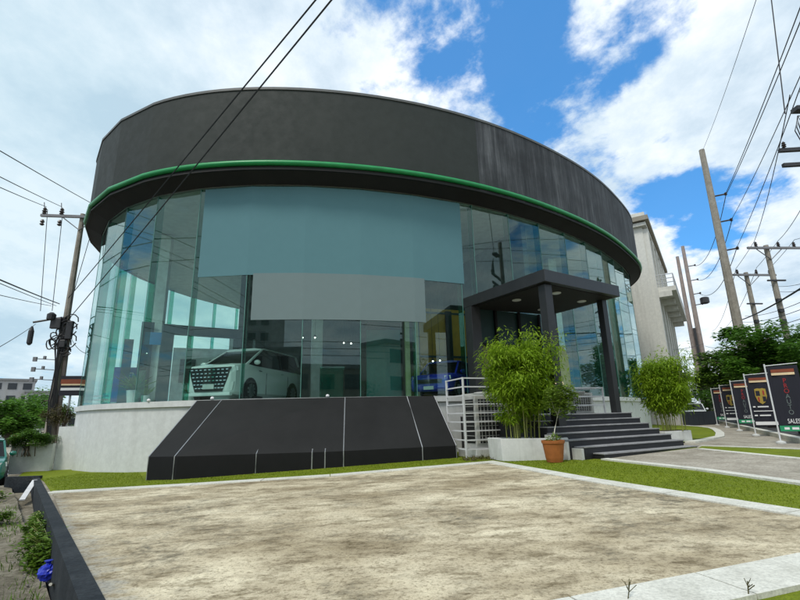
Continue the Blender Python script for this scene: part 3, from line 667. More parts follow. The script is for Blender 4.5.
def clumps(c, rad3, n, r0, r1):
    o = []
    for _ in range(n):
        d = V(R.gauss(0, 1), R.gauss(0, 1), R.gauss(0, 1)).normalized(); r = R.random() ** .45
        o.append((V(c[0] + d.x * rad3[0] * r, c[1] + d.y * rad3[1] * r, c[2] + d.z * rad3[2] * r), R.uniform(r0, r1)))
    return o
def bamboo(name, base, h, rx_, label, n=7000, stems=14, lean=(0, 0)):
    t = empty(name, base, label, 'bamboo', 'bamboo clumps'); st = []
    lf = MB()
    for i in range(stems):
        a = R.uniform(0, 6.28); r = R.uniform(.05, .32); x, y = math.cos(a) * r * 1.6, math.sin(a) * r; hh = h * R.uniform(.72, 1.0); dx, dy = math.cos(a) * rx_ * R.uniform(.3, .8), math.sin(a) * rx_ * .6 * R.uniform(.3, .8)
        pts = [V(x + dx * (u ** 2), y + dy * (u ** 2), hh * u) for u in (0, .2, .4, .6, .8, 1)]
        MB().tube(pts, [.016, .015, .013, .011, .008, .004], 6).build('culm', M['bamstem'], t)
        for u in (.42, .52, .62, .72, .82, .92, 1.0):
            i0 = u * 5; j = min(4, int(i0)); p = pts[j].lerp(pts[j + 1], i0 - j)
            for q in range(3):
                b = p + V(R.gauss(0, .22) * rx_, R.gauss(0, .2) * rx_, R.gauss(0, .14))
                leaves(lf, b, (.24, .24, .26), int(n / stems / 21), .19, .034, .9, -.25)
    for cc_, rr_ in clumps((0, 0, h * .33), (rx_ * .7, rx_ * .6, h * .2), 16, .16, .28): leaves(lf, cc_, (rr_, rr_, rr_ * .9), int(n / 60), .18, .036, .9, -.25)
    for cc_, rr_ in clumps((0, 0, h * .62), (rx_ * .9, rx_ * .8, h * .36), 74, .18, .32): leaves(lf, cc_, (rr_, rr_, rr_ * .9), int(n / 46), .18, .036, .9, -.25)
    lf.build('foliage', M['bam'], t, fix=False); return t
PL = empty('planter_box', (3.55, 13.7, .30), 'white rectangular trough planter left of the black steps', 'planter', 'white trough planters')
pp = [(-.77, -.2), (.95, -.55), (1.15, .25), (-1.0, .56)]
mb = MB(); inn = [(x * .9, y * .86) for x, y in pp]; mb.v = [(x, y, 0) for x, y in pp] + [(x * 1.04, y * 1.04, .60) for x, y in pp] + [(x * .94, y * .9, .60) for x, y in pp] + [(x * .94, y * .9, .5) for x, y in pp]
for i in range(4):
    j = (i + 1) % 4
    for f in ((i, j, 4 + j, 4 + i), (4 + i, 4 + j, 8 + j, 8 + i), (8 + i, 8 + j, 12 + j, 12 + i)): mb.f.append(f); mb.m.append(0)
mb.build('trough', M['planter'], PL, bevel=.015)
MB().prism([(x * .935, y * .895) for x, y in pp], .44, .52).build('soil', M['soil'], PL)
bamboo('bamboo', (3.45, 13.72, .80), 3.0, .95, 'bushy yellow green bamboo in the white trough left of the steps', 9500, 16)
bc = E2(4.95, 2.2); PR = empty('planter_box', (9.75, 16.95, .48), 'small white planter trough at the right end of the black steps', 'planter', 'white trough planters', rad(24))
MB().box((-.2, .1, .18), (1.35, .6, .40)).build('trough', M['planter'], PR, bevel=.015); MB().box((-.2, .1, .385), (1.2, .48, .02)).build('soil', M['soil'], PR)
bamboo('bamboo', (9.62, 17.0, .84), 2.75, .85, 'bushy yellow green bamboo in the white planter right of the steps', 8500, 14)
# terracotta pot with a small frangipani-like shrub
PT = empty('plant_pot', (3.95, 12.62, .335), 'round terracotta plant pot on the lawn in front of the white trough', 'pot')
MB().lathe((0, 0, 0), [(.20, 0), (.225, .1), (.275, .46), (.295, .47), (.30, .54), (.265, .545), (.255, .47)], 28).build('pot_body', M['terra'], PT, smooth=False)
MB().lathe((0, 0, 0), [(.25, .44), (.25, .47)], 20).build('soil', M['soil'], PT)
PS = empty('potted_shrub', (3.95, 12.62, .80), 'thin young shrub with small round crown growing in the terracotta pot', 'plant')
MB().tube([(0, 0, 0), (.08, 0, .35), (.2, .02, .7), (.3, .02, .95)], [.016, .014, .012, .009], 7).build('trunk', M['wood'], PS)
for a, b, c in ((.1, .1, .3), (-.2, 0, .35), (.25, .05, .25), (.02, -.15, .3), (-.05, .2, .2)):
    MB().tube([(.2, .02, .7), (.24 + a * .6, .02 + b * .6, .9), (.26 + a, .02 + b, .85 + c)], [.009, .007, .005], 5).build('branch', M['wood'], PS)
lf = MB()
for c_, r_ in clumps((.34, .0, 1.12), (.38, .36, .44), 52, .12, .2): leaves(lf, c_, (r_, r_, r_), 30, .13, .055, .3, .25)
leaves(lf, (0, 0, .08), (.16, .16, .1), 60, .16, .04, .2, .7)
lf.build('foliage', M['plum'], PS, fix=False)
lf = MB()
for _ in range(9):
    d = V(R.gauss(0, 1), R.gauss(0, 1), R.gauss(0, 1)).normalized(); lf.ball((.34 + d.x * .4, .0 + d.y * .36, 1.2 + abs(d.z) * .38), (.022, .022, .018), 6, 4)
lf.build('blossom', M['creamband'], PS)

def tree(name, base, h, cr, label, group, mat='leaf', n=5200, leaf=.26, trunk=.2, low=.35, cat='tree', flat_=.8):
    t = empty(name, base, label, cat, group)
    top = h - cr * flat_
    tp = [(0, 0, -.1), (R.uniform(-.1, .1), R.uniform(-.1, .1), h * .2), (R.uniform(-.2, .2), R.uniform(-.2, .2), h * .42), (R.uniform(-.3, .3), R.uniform(-.3, .3), h * .7)]
    MB().tube(tp, [trunk * 1.2, trunk, trunk * .75, trunk * .35], 9).build('trunk', M['bark'], t, smooth=True)
    for i in range(6):
        a = i * 1.05 + R.uniform(-.3, .3); s = V(*tp[2]).lerp(V(*tp[3]), R.uniform(0, .8)); e = V(math.cos(a) * cr * .7, math.sin(a) * cr * .7, top + R.uniform(-.2, .4) * cr)
        MB().tube([s, s.lerp(e, .5) + V(0, 0, .12 * cr), e], [trunk * .42, trunk * .28, trunk * .1], 6).build('limb', M['bark'], t)
    lf = MB(); zc = h * (1 + low) / 2
    cl = clumps((0, 0, zc), (cr * .86, cr * .86, (h - h * low) / 2 * .86), 52, cr * .16, cr * .32)
    for c_, r_ in cl: leaves(lf, c_, (r_, r_, r_ * .7), int(n / 52), leaf, leaf * .55, .35, .1, .4)
    lf.build('crown', M[mat], t, fix=False); return t

# big trees on the right, behind the banners
GR = 'dark green trees behind the banners'
tree('shade_tree', (20.9, 26.8, .49), 6.3, 2.7, 'broad dark tree rising behind the third banner', GR, 'leaf', 8500, .3, .25, .2)
tree('shade_tree', (25.2, 29.0, .49), 6.6, 3.2, 'dark tree cropped by the right edge above the largest banner', GR, 'leaf', 8500, .3, .25, .2)
tree('shade_tree', (24.6, 34.5, .49), 6.4, 2.6, 'mid green tree standing behind the fourth banner', GR, 'leafb', 6500, .3, .22, .15)
tree('shade_tree', (27.6, 38.5, .49), 5.2, 2.4, 'low dark tree at the foot of the concrete poles', GR, 'leaf', 4000, .3, .2, .1)
tree('shade_tree', (30.5, 47, .49), 4.6, 2.6, 'small dark tree below the grey carport roof', GR, 'leaf', 3600, .3, .2, .05)

# left: white stepped walls with hedge, and sign
lw = MB().box((-14.9, 19.2, .27), (1.5, .22, 1.12), rad(10)); tag(lw.build('planter_wall', M['white']), 'low white planter wall under the round clipped bush', 'wall')
lw2 = MB().box((-13.35, 19.45, .55), (1.75, .28, 1.85), rad(-14)); tag(lw2.build('boundary_wall', M['white']), 'taller white wall joining the showroom base behind the planter', 'wall')
HB = empty('clipped_bush', (-14.85, 18.95, .42), 'rounded clipped green bush on the low white wall', 'bush'); lf = MB()
for c_, r_ in clumps((0, 0, .62), (.76, .55, .34), 54, .16, .27): leaves(lf, c_, (r_, r_, r_ * .7), 170, .075, .045, .3, .2, .4)
lf.build('foliage', M['hedge'], HB, fix=False)
b = MB()
for i in range(8): b.tube([(R.uniform(-.3, .3), R.uniform(-.1, .1), -.05), (R.uniform(-.4, .4), R.uniform(-.2, .2), .5)], .018, 5)
b.build('stems', M['bark'], HB)
b = MB()
for i in range(4):
    x = -.1 + i * .16; b.tube([(x, -.62, .28), (x + .03, -.68, .12), (x + .01, -.66, -.02)], .015, 4)
b.build('hanging_roots', M['bark'], HB)
HR = empty('dry_hedge', (-15.6, 21.2, 1.4), 'brownish dry hedge above the white wall beside the showroom', 'hedge'); lf = MB()
for c_, r_ in clumps((0, 0, .55), (.62, .5, .5), 40, .14, .24): leaves(lf, c_, (r_, r_, r_), 70, .09, .04, .5, 0, .4)
lf.build('foliage', M['brownleaf'], HR, fix=False)
b = MB()
for i in range(9): b.tube([(R.uniform(-.4, .4), R.uniform(-.3, .3), -1.5), (R.uniform(-.5, .5), R.uniform(-.3, .3), .7)], .02, 5)
b.build('stems', M['bark'], HR)
SG = empty('roadside_sign', (-15.7, 21.9, -.3), 'small dark rectangular sign with orange and white bands beside the left pole', 'sign', rz=rad(14))
MB().box((0, 0, 3.63), (.92, .07, .92)).build('sign_board', M['board'], SG); MB().box((0, -.04, 3.82), (.88, .012, .22)).build('band', M['orange'], SG)
MB().box((0, -.048, 3.68), (.8, .012, .07)).build('band', M['creamband'], SG); MB().box((0, -.045, 3.47), (.8, .012, .12)).build('band', M['wh'], SG)
MB().tube([(0, .06, 0), (0, .06, 3.95)], .05, 8).build('post', M['galv'], SG)
b = MB()
for i in range(5): b.box((0, 0, .2 + i * .18), (1.2, .05, .09))
tb_ = b.build('slat_fence', M['steel'], xf=Matrix.Translation(V(-15.1, 22.9, 1.95))); tag(tb_, 'pale slatted screen under the roadside sign', 'fence')

# left far trees and buildings down the street
GL = 'trees lining the far left street'
for i, (x, y, h, cr, lb) in enumerate(((-34, 40.5, 4.6, 2.6, 'nearest dark street tree at the left edge of the photo'), (-41, 52, 6.2, 3.6, 'tall dark street tree behind the nearest one on the left'), (-52, 66, 6.6, 4.2, 'rounded dark street tree in the middle of the left row'), (-58, 78, 5.6, 4.0, 'farther dark street tree near the left pole')  )):
    tree('street_tree', (x, y, -.55), h, cr, lb, GL, 'leaf' if i < 4 else 'leafb', 3800, .42, .25, .12)
def block(name, c, d, rz, mat, label, floors, bays, cat='building', roof=None):
    t = empty(name, (c[0], c[1], c[2]), label, cat, rz=rz)
    MB().box((0, 0, d[2] / 2), d).build('wall', mat, t)
    MB().box((0, 0, d[2] + .25), (d[0] + .6, d[1] + .6, .5)).build('roof', roof or M['roofg'], t)
    fh = d[2] / floors; bw = d[0] / bays
    for f in range(floors):
        for j in range(bays):
            MB().box((-d[0] / 2 + (j + .5) * bw, -d[1] / 2 - .02, (f + .55) * fh), (bw * .6, .12, fh * .5)).build('window', M['dwin'], t)
    return t
block('far_building', (-103, 122, 0), (9, 12, 12.5), rad(40), M['pale'], 'far pale apartment block above the left trees', 4, 3)
block('far_building', (-97, 124, 0), (6, 10, 9.5), rad(40), M['pale'], 'far lower grey block right of the apartment block', 3, 2)
block('far_house', (-88, 125, 0), (11, 9, 3.6), rad(40), M['pale'], 'far low house with blue grey roof down the left street', 1, 3)

# ------------------------------------------------------------------ vehicles
def car(name, loc, rz, label, paint, kind='van', group=None, sc=1, lite=False):
    t = empty(name, loc, label, 'van' if kind == 'van' else 'car', group, rz); t.scale = (sc, sc, sc)
    if kind == 'van': L, Wd, H, zb, belt = 4.95, 1.85, 1.93, .2, 1.2; hood = 1.2; ws = (1.75, .55); rear = -2.40
    elif kind == 'suv': L, Wd, H, zb, belt = 4.5, 1.82, 1.62, .24, .98; hood = .95; ws = (1.25, .45); rear = -2.1
    else: L, Wd, H, zb, belt = 4.4, 1.76, 1.44, .2, .92; hood = .82; ws = (1.05, .2); rear = -1.75
    h = Wd / 2
    def ring(x, w, z0, z1, tw=.93):
        return [V(x, -w * .86, z0), V(x, -w * .97, z0 + .08), V(x, -w, z0 + (z1 - z0) * .45), V(x, -w * .985, z0 + (z1 - z0) * .8), V(x, -w * tw, z1), V(x, -w * .5, z1 + .025), V(x, w * .5, z1 + .025), V(x, w * tw, z1), V(x, w * .985, z0 + (z1 - z0) * .8), V(x, w, z0 + (z1 - z0) * .45), V(x, w * .97, z0 + .08), V(x, w * .86, z0)]
    F = L / 2
    st = [(-F, h * .86, zb + .15, belt - .12), (-F + .08, h * .94, zb + .05, belt - .02), (-F + .5, h * .99, zb, belt), (-.8, h, zb, belt), (ws[0] - .55, h, zb, belt), (ws[0], h * .99, zb, (belt + hood) / 2 + .03), (F - .45, h * .97, zb, hood), (F - .14, h * .92, zb + .02, hood - .07), (F - .02, h * .82, zb + .08, hood - .2), (F, h * .78, zb + .14, hood - .28)]
    MB().loft([ring(*s) for s in st]).build('body', paint, t, smooth=False, bevel=.02)
    # greenhouse
    def gr(x, w, z, tw, n=0): return [V(x, -w, z), V(x, w, z)]
    a0, a1 = ws; r0_, r1_ = rear - .02, rear + .25
    bw, twd = h * .93, h * .78
    zb2 = belt - .01; zt = H - .07
    gv = [V(r0_, -bw, zb2), V(r0_, bw, zb2), V(a0, bw * .97, zb2), V(a0, -bw * .97, zb2), V(r1_, -twd, zt), V(r1_, twd, zt), V(a1, twd, zt), V(a1, -twd, zt)]
    MB().add(gv, [(0, 3, 2, 1), (4, 5, 6, 7), (0, 1, 5, 4), (1, 2, 6, 5), (2, 3, 7, 6), (3, 0, 4, 7)]).build('window_glass', M['cglass'], t)
    rr = [[V(x, -w, z0), V(x, -w * .96, z0 + .05), V(x, -w * .6, z0 + .085), V(x, w * .6, z0 + .085), V(x, w * .96, z0 + .05), V(x, w, z0)] for x, w, z0 in ((r1_ - .06, twd * .97, zt - .03), (r1_ + .2, twd * 1.02, zt - .006), ((r1_ + a1) / 2, twd * 1.03, zt), (a1 - .15, twd * 1.02, zt - .004), (a1 + .06, twd * .98, zt - .03))]
    MB().loft(rr).build('roof', paint, t, smooth=False)
    for s in (-1, 1):
        for (xb, xt, w) in ((a0, a1, .10), (r0_ + .1, r1_ + .06, .2)):
            p0 = V(xb, s * bw * .975, zb2); p1 = V(xt, s * twd * 1.0, zt); d = (p1 - p0)
            MB().add([p0 + V(-w * .6, s * .012, 0), p0 + V(w * .5, s * .012, 0), p1 + V(w * .4, s * .014, 0), p1 + V(-w * .5, s * .014, 0), p0 + V(-w * .6, -s * .05, 0), p0 + V(w * .5, -s * .05, 0), p1 + V(w * .4, -s * .05, 0), p1 + V(-w * .5, -s * .05, 0)], [(0, 1, 2, 3), (5, 4, 7, 6), (0, 3, 7, 4), (1, 5, 6, 2), (3, 2, 6, 7), (0, 4, 5, 1)]).build('pillar', paint, t)
        xm = (a1 + rear) / 2 + .3
        MB().box((xm, s * (bw + twd) / 2 * 1.0, (zb2 + zt) / 2), (.09, .03, zt - zb2), M=Matrix.Rotation(s * math.atan2(bw - twd, zt - zb2), 4, 'X')).build('pillar', M['grille'], t)
        if not lite:
            mm = MB().ball((a0 - .35, s * (h + .1), belt + .1), (.07, .12, .085), 10, 6); mm.build('mirror', paint, t, smooth=True)
            MB().box((a0 - .75, s * (h + .004), belt - .16), (.2, .02, .03)).build('door_handle', M['chrome'], t)
            MB().box((rear * .25, s * (h + .004), belt - .16), (.2, .02, .03)).build('door_handle', M['chrome'], t)
            b_ = MB(); b_.box((a0 - 1.2, s * (h - .002), .62), (.012, .012, .75)); b_.box((rear * .45, s * (h - .002), .62), (.012, .012, .75)); b_.build('door_seam', M['grille'], t)
        b_ = MB().add([(F - .03, s * h * .72, hood - .12), (F - .22, s * h * .93, hood - .10), (F - .20, s * h * .955, hood - .24), (F + .0, s * h * .74, hood - .26), (F - .1, s * h * .70, hood - .12), (F - .3, s * h * .88, hood - .10), (F - .28, s * h * .9, hood - .24), (F - .08, s * h * .72, hood - .26)], [(0, 1, 2, 3), (4, 7, 6, 5), (0, 4, 5, 1), (2, 6, 7, 3), (1, 5, 6, 2), (0, 3, 7, 4)]); b_.build('headlight', M['lens'], t)
        MB().box((-F + .03, s * h * .76, belt - .22), (.1, .26, .3)).build('tail_light', M['tail'], t)
    # wheels
    wr = .36 if kind == 'van' else .33
    for xw in (F - .92, -F + .98):
        for s in (-1, 1):
            arch = MB(); n = 20
            for k in range(n): pass
            arch.loft([[V(xw + (wr + .06) * math.cos(2 * math.pi * k / n), s * (h - .05), wr + (wr + .06) * math.sin(2 * math.pi * k / n)) for k in range(n)], [V(xw + (wr + .06) * math.cos(2 * math.pi * k / n), s * (h + .006), wr + (wr + .06) * math.sin(2 * math.pi * k / n)) for k in range(n)]]); arch.build('wheel_arch', M['grille'], t)
            wp = MB().loft([[V(xw + r_ * math.cos(2 * math.pi * k / 24), s * y_, wr + r_ * math.sin(2 * math.pi * k / 24)) for k in range(24)] for r_, y_ in ((wr * .9, h - .2), (wr, h - .17), (wr, h + .0), (wr * .93, h + .02), (wr * .7, h + .018))]).build('tyre', M['tyre'], t)
            rb_ = MB().loft([[V(xw + r_ * math.cos(2 * math.pi * k / 24), s * y_, wr + r_ * math.sin(2 * math.pi * k / 24)) for k in range(24)] for r_, y_ in ((wr * .68, h - .02), (wr * .68, h + .024), (wr * .6, h + .022))])
            rb_.build('rim', M['grille'], wp)
            sp = MB()
            for k in range(5): sp.box((xw, s * (h + .03), wr), (.07, .02, wr * 1.25), M=Matrix.Rotation(k * math.pi / 5, 4, 'Y'))
            sp.build('spoke', M['rim'], wp)
    if kind == 'van':
        gpts = [(-.72, hood - .14), (.72, hood - .14), (.66, hood - .42), (.48, .30), (-.48, .30), (-.66, hood - .42)]
        MB().add([(F + .012, y * 1.02, z) for y, z in gpts] + [(F - .12, y * 1.02, z) for y, z in gpts], [tuple(range(6)), tuple(range(11, 5, -1))] + [(i, i + 6, (i + 1) % 6 + 6, (i + 1) % 6) for i in range(6)]).build('grille', M['grille'], t)
        b_ = MB()
        for r_ in range(6):
            z = hood - .21 - r_ * .115; wd_ = .63 - r_ * .033
            for k in range(9): b_.box((F + .022, -wd_ + 2 * wd_ * k / 8 + (.03 if r_ % 2 else 0), z), (.02, .085, .028))
        b_.build('grille_bar', M['chrome'], t)
        MB().box((F + .03, 0, .46), (.02, .40, .15)).build('number_plate', M['plate'], t)
        MB().box((F - .02, 0, .22), (.16, Wd * .86, .1)).build('bumper_lip', paint, t, bevel=.02)
        for s in (-1, 1): MB().add([(F + .004, s * .70, .55), (F - .06, s * .83, .60), (F - .05, s * .80, .34), (F + .006, s * .62, .30), (F - .1, s * .70, .55), (F - .16, s * .83, .60), (F - .15, s * .80, .34), (F - .1, s * .62, .30)], [(0, 1, 2, 3), (4, 7, 6, 5), (0, 4, 5, 1), (2, 6, 7, 3), (1, 5, 6, 2), (0, 3, 7, 4)]).build('bumper_fin', paint, t)
    else:
        MB().box((F + .0, 0, hood - .32), (.05, Wd * .62, .16)).build('grille', M['grille'], t); MB().box((F + .02, 0, .38), (.03, .42, .13)).build('number_plate', M['plate'], t); MB().box((-F - .005, 0, .62), (.03, .42, .13)).build('number_plate', M['plate'], t)
    return t
# local +x is the front of the car
ang = math.atan2(-.97, -.22)
car('display_van', (-6.45, 19.75, HL - .02), ang, 'white people carrier with slotted grille displayed behind the showroom glass', M['vanw'], 'van', None, 1.16)
car('display_car', (2.0, 20.3, HL - .02), rad(-115), 'blue car displayed behind the glass left of the entrance', M['bluep'], 'suv')
car('parked_car', (-16.05, 18.0, -.52), rad(-49), 'teal green car parked at the left edge by the verge', M['tealp'], 'suv', 'cars on the left street')
FAR = 'cars on the left street'
car('street_car', (-43, 45.8, -.52), rad(-49), 'dark car driving far down the left street beside the trees', M['greyp'], 'car', FAR)
car('street_car', (-50, 60, -.52), rad(-49), 'white car far down the left street near the clipped bush', M['vanw'], 'car', FAR)
car('street_car', (-45.5, 56.5, -.52), rad(131), 'reddish dark car far down the left street', M['redp'], 'suv', FAR)
car('street_car', (-40.5, 51.3, -.52), rad(131), 'pale car parked on the left street just above the clipped bush', M['vanw'], 'suv', FAR)
car('street_van', (-57, 61, -.52), rad(-49), 'teal and white van far down the left street under the trees', M['tealp'], 'van', FAR, 1.3)
car('roadside_car', (16.4, 17.9, .49), rad(62), 'dark grey car half hidden behind the two largest banners', M['greyp'], 'suv')
car('roadside_car', (27.5, 44.5, .49), rad(-118), 'white car seen beyond the dark hoarding between bamboo and banners', M['vanw'], 'suv')

# ------------------------------------------------------------------ things inside the showroom
PG = empty('display_arch', (-10.05, 19.4, HL - .03), 'dark teal square arch standing inside the left part of the glass', 'arch', rz=rad(32))
MB().box((0, 0, 1.7), (.45, .45, 3.4)).build('post', M['portal'], PG); MB().box((3.9, 0, 1.7), (.45, .45, 3.4)).build('post', M['portal'], PG); MB().box((1.95, 0, 3.2), (3.44, .44, .38)).build('beam', M['portal'], PG)
BB = empty('banner_stand', (-12.1, 20.2, HL - .03), 'blue banner stand with white writing behind the left glass', 'banner', rz=rad(25))
MB().box((0, 0, .95), (1.0, .05, 1.5)).build('banner_panel', M['blue'], BB); MB().box((0, 0, .1), (1.0, .3, .16)).build('foot', M['galv'], BB)
b = MB()
for i, (x, z, w, h) in enumerate(((.0, 1.45, .5, .06), (-.1, 1.25, .08, .3), (.1, 1.22, .08, .3), (.25, 1.25, .08, .35), (.0, 1.0, .5, .06), (-.1, .7, .2, .06), (-.18, .55, .07, .25), (-.02, .55, .07, .25), (.22, .62, .3, .06), (.22, .5, .07, .25))): b.box((x, -.03, z), (w, .012, h))
b.build('writing', M['wh'], BB)
BS = tag(MB().box((0, 0, 0), (.75, .05, .55), rad(25)).build('hanging_sign', M['sky'], xf=Matrix.Translation(V(-10.9, 19.9, 5.15))), 'small light blue sign hanging behind the left glass', 'sign')
for nm, x, y, s, lb in (('potted_plant', -11.35, 19.6, 1.3, 'larger dark leafy potted plant behind the left glass'), ('potted_plant', -10.55, 19.1, .8, 'small spiky potted plant in white pot behind the left glass'), ('potted_plant', -9.0, 19.6, .9, 'dark potted plant beside the foot of the display arch')):
    t = empty(nm, (x, y, HL - .03), lb, 'plant', 'potted plants inside the showroom'); MB().lathe((0, 0, 0), [(.16 * s, 0), (.22 * s, .5 * s), (.19 * s, .5 * s)], 16).build('pot', M['inwhite'], t)
    lf = MB()
    for k in range(26):
        a = R.uniform(0, 6.28); el = R.uniform(.5, 1.4); L = R.uniform(.4, .85) * s; d = V(math.cos(a) * math.cos(el), math.sin(a) * math.cos(el), math.sin(el)); p = V(0, 0, .48 * s); sd2 = d.cross(V(0, 0, 1)).normalized() * .07 * s
        lf.add([p, p + d * L * .5 + sd2, p + d * L + V(d.x, d.y, -.4) * .12 * s, p + d * L * .5 - sd2], [(0, 1, 2, 3)])
    lf.build('foliage', M['leaf'], t, fix=False)
for x, y, w, z, lb in ((-12.0, 19.9, .36, 2.9, 'narrow dark display panel beside the blue banner stand behind the left glass'), (-11.35, 20.1, .5, 3.7, 'taller dark green display panel behind the potted plants at the left glass')):
    t = empty('exhibition_stand', (x, y, HL - .03), lb, 'panel', rz=rad(28)); MB().box((0, 0, z / 2), (w, .08, z)).build('board', M['portal'], t); MB().box((0, 0, .04), (w + .1, .3, .08)).build('foot', M['iron'], t)
TP = empty('exhibition_board', (-.75, 19.3, HL - .03), 'tall dark teal panel standing behind the middle of the glass', 'panel', rz=rad(8))
MB().box((0, 0, 1.65), (1.45, .12, 3.3)).build('panel_board', M['teal'], TP); MB().box((0, -.07, 3.1), (1.45, .02, .34)).build('panel_head', M['portal'], TP)
OP = empty('ochre_screen', (2.1, 21.6, HL - .03), 'ochre yellow screen with dark post behind the glass left of the entrance', 'screen', rz=rad(20))
b = MB()
b.box((0, 0, 2.2), (2.6, .06, 4.2))
b.build('panel_face', M['ochre'], OP)
for z in (.9, 2.0, 4.1): MB().box((0, -.05, z), (2.6, .04, .09)).build('rail', M['portal'], OP); MB().box((.2, -.08, 2.1), (.3, .1, 4.2)).build('post', M['portal'], OP)
GS = empty('green_cabinet', (-2.9, 19.2, HL - .03), 'low teal green cabinet behind the glass beside the white people carrier', 'cabinet', rz=rad(8))
MB().box((0, 0, .7), (1.0, .4, 1.4)).build('carcass', M['fin'], GS); MB().box((0, -.01, .68), (.9, .36, 1.25)).build('door', M['teal'], GS)
for i, (x, y, z, lb) in enumerate(((-3.6, 18.9, 4.85, 'bright spotlight hanging behind the glass above the white people carrier'), (-2.35, 18.6, 4.55, 'bright spotlight behind the glass above the green cabinet'), (-2.05, 18.6, 4.52, 'right hand bright spotlight above the green cabinet'), (1.3, 18.9, 3.75, 'bright spotlight in front of the ochre screen'), (1.6, 19.0, 3.78, 'second bright spotlight in front of the ochre screen'))):
    t = empty('spotlight', (x, y, z), lb, 'spotlight', 'spotlights inside the showroom'); MB().ball((0, 0, 0), (.03, .03, .03), 8, 6).build('bulb', M['spot'], t); MB().tube([(0, 0, .03), (0, 0, HS - z)], .006, 4).build('cord', M['cable'], t)
    MB().lathe((0, 0, .02), [(.05, 0), (.04, .08), (.02, .1)], 10).build('lamp_shade', M['iron'], t)
for i, x in enumerate((-8.9, -6.5, -2.6)):
    tt = t_at(x); p = off(tt, -DL + .06, HL + .001); n_ = 'floodlight'
    tag(MB().ball((p.x, p.y, p.z + .05), (.065, .055, .055), 12, 8).build(n_, M['wh'], smooth=True), ('small white round fitting on the left white ledge', 'small white round fitting on the ledge below the people carrier', 'small white round fitting on the ledge below the dark middle glass')[i], 'lamp', 'white fittings on the ledge')

# ------------------------------------------------------------------ banners on the forecourt
def banner(loc, kind, label, h=2.5):
    t = empty('banner_flag', loc, label, 'banner', 'banners along the forecourt kerb', rad(-34)); t.scale = (.84, 1, 1)
    MB().tube([(0, 0, 0), (-.0, 0, h)], .028, 8).build('pole', M['steel'], t)
    MB().lathe((0, 0, 0), [(.16, 0), (.16, .05), (.05, .09)], 14).build('base', M['planter'], t)
    MB().tube([(.02, 0, h - .06), (1.0, 0, h - .02)], .014, 6).build('arm', M['steel'], t)
    z0, z1 = .38, h - .08
    cl = MB(); n = 8
    for i in range(n):
        for s in (0,):
            x0, x1 = .05 + .93 * i / n, .05 + .93 * (i + 1) / n; y0, y1 = .02 * math.sin(i * 1.1), .02 * math.sin((i + 1) * 1.1)
            cl.add([(x0, y0, z0), (x1, y1, z0), (x1, y1, z1), (x0, y0, z1), (x0, y0 + .006, z0), (x1, y1 + .006, z0), (x1, y1 + .006, z1), (x0, y0 + .006, z1)], [(0, 1, 2, 3), (5, 4, 7, 6), (4, 5, 1, 0), (3, 2, 6, 7)] + ([(4, 0, 3, 7)] if i == 0 else []) + ([(1, 5, 6, 2)] if i == n - 1 else []))
    fb = cl.build('cloth', M['navy'], t)
    def deco(nm, mb_, mat): mb_.build(nm, M[mat], fb)
    def strip_(nm, x, z, w, hh, mat): deco(nm, MB().box((x, -.03, z), (w, .008, hh)), mat)
    strip_('band', .5, z1 - .16, .7, .10, 'orange'); strip_('band', .5, z1 - .26, .7, .075, 'creamband')
    RX = Matrix.Rotation(math.pi / 2, 4, 'X')
    if kind == 'text':
        for i, (ch, mt) in enumerate(zip('PROAUTO', ('red', 'red', 'red', 'dgrey', 'dgrey', 'dgrey', 'dgrey'))):
            textmesh(ch, .2, 'letter', M[mt], fb, Matrix.Translation(V(.5, -.03, z1 - .48 - i * .165)) @ RX)
        textmesh('SALES', .2, 'lettering', M['wh'], fb, Matrix.Translation(V(.52, -.03, z0 + .30)) @ RX @ Matrix.Diagonal((.72, 1, 1, 1)))
        strip_('green_strip', .515, z0 + .085, .9, .17, 'bgreen')
        b_ = MB()
        for k, w in enumerate((.15, .2, .2)): b_.box((.27 + k * .25, -.036, z0 + .085), (w, .006, .07))
        b_.build('writing', M['wh'], fb)
    else:
        sp = [(-.24, .27), (-.1, .30), (0, .28), (.1, .30), (.24, .27), (.25, .0), (.18, -.2), (0, -.31), (-.18, -.2), (-.25, 0)]
        MB().add([(.51 + x * .9, -.026, 1.62 + z * 1.05 - .05) for x, z in sp] + [(.51 + x * .9, -.038, 1.62 + z * 1.05 - .05) for x, z in sp], [tuple(range(10)), tuple(range(19, 9, -1))] + [(i, i + 10, (i + 1) % 10 + 10, (i + 1) % 10) for i in range(10)]).build('crest', M['gold'], fb)
        b_ = MB().box((.40, -.04, 1.68), (.16, .006, .2)); b_.box((.62, -.04, 1.45), (.13, .006, .2)); b_.build('crest_stripe', M['board'], fb)
        b_ = MB().box((.62, -.04, 1.70), (.06, .006, .18)); b_.box((.40, -.04, 1.44), (.06, .006, .18)); b_.build('crest_stripe', M['red'], fb)
        b_ = MB()
        for i, row in enumerate(((.1, .42), (.8,), (.12, .42))):
            x = .11
            for w in row: b_.box((x + w / 2, -.034, 1.15 - i * .17), (w, .006, .05 if len(row) > 1 else .03)); x += w + .08
        b_.box((.515, -.034, z0 + .12), (.85, .006, .13)); b_.build('writing', M['wh'], fb)
    return t
for i, (x, y, k, lb) in enumerate(((11.93, 15.15, 'text', 'nearest and largest dark banner reading SALES with red letters, cut by the right edge'), (14.25, 19.29, 'crest', 'dark banner with a gold crest just left of the largest banner'), (16.78, 23.76, 'text', 'dark lettered banner with green strip, third from the right'), (19.05, 27.95, 'crest', 'smaller dark banner with a pale crest, second from the dark hoarding'), (21.38, 32.28, 'text', 'farthest and smallest dark banner beside the dark hoarding'))):
    banner((x, y, .465), k, lb)

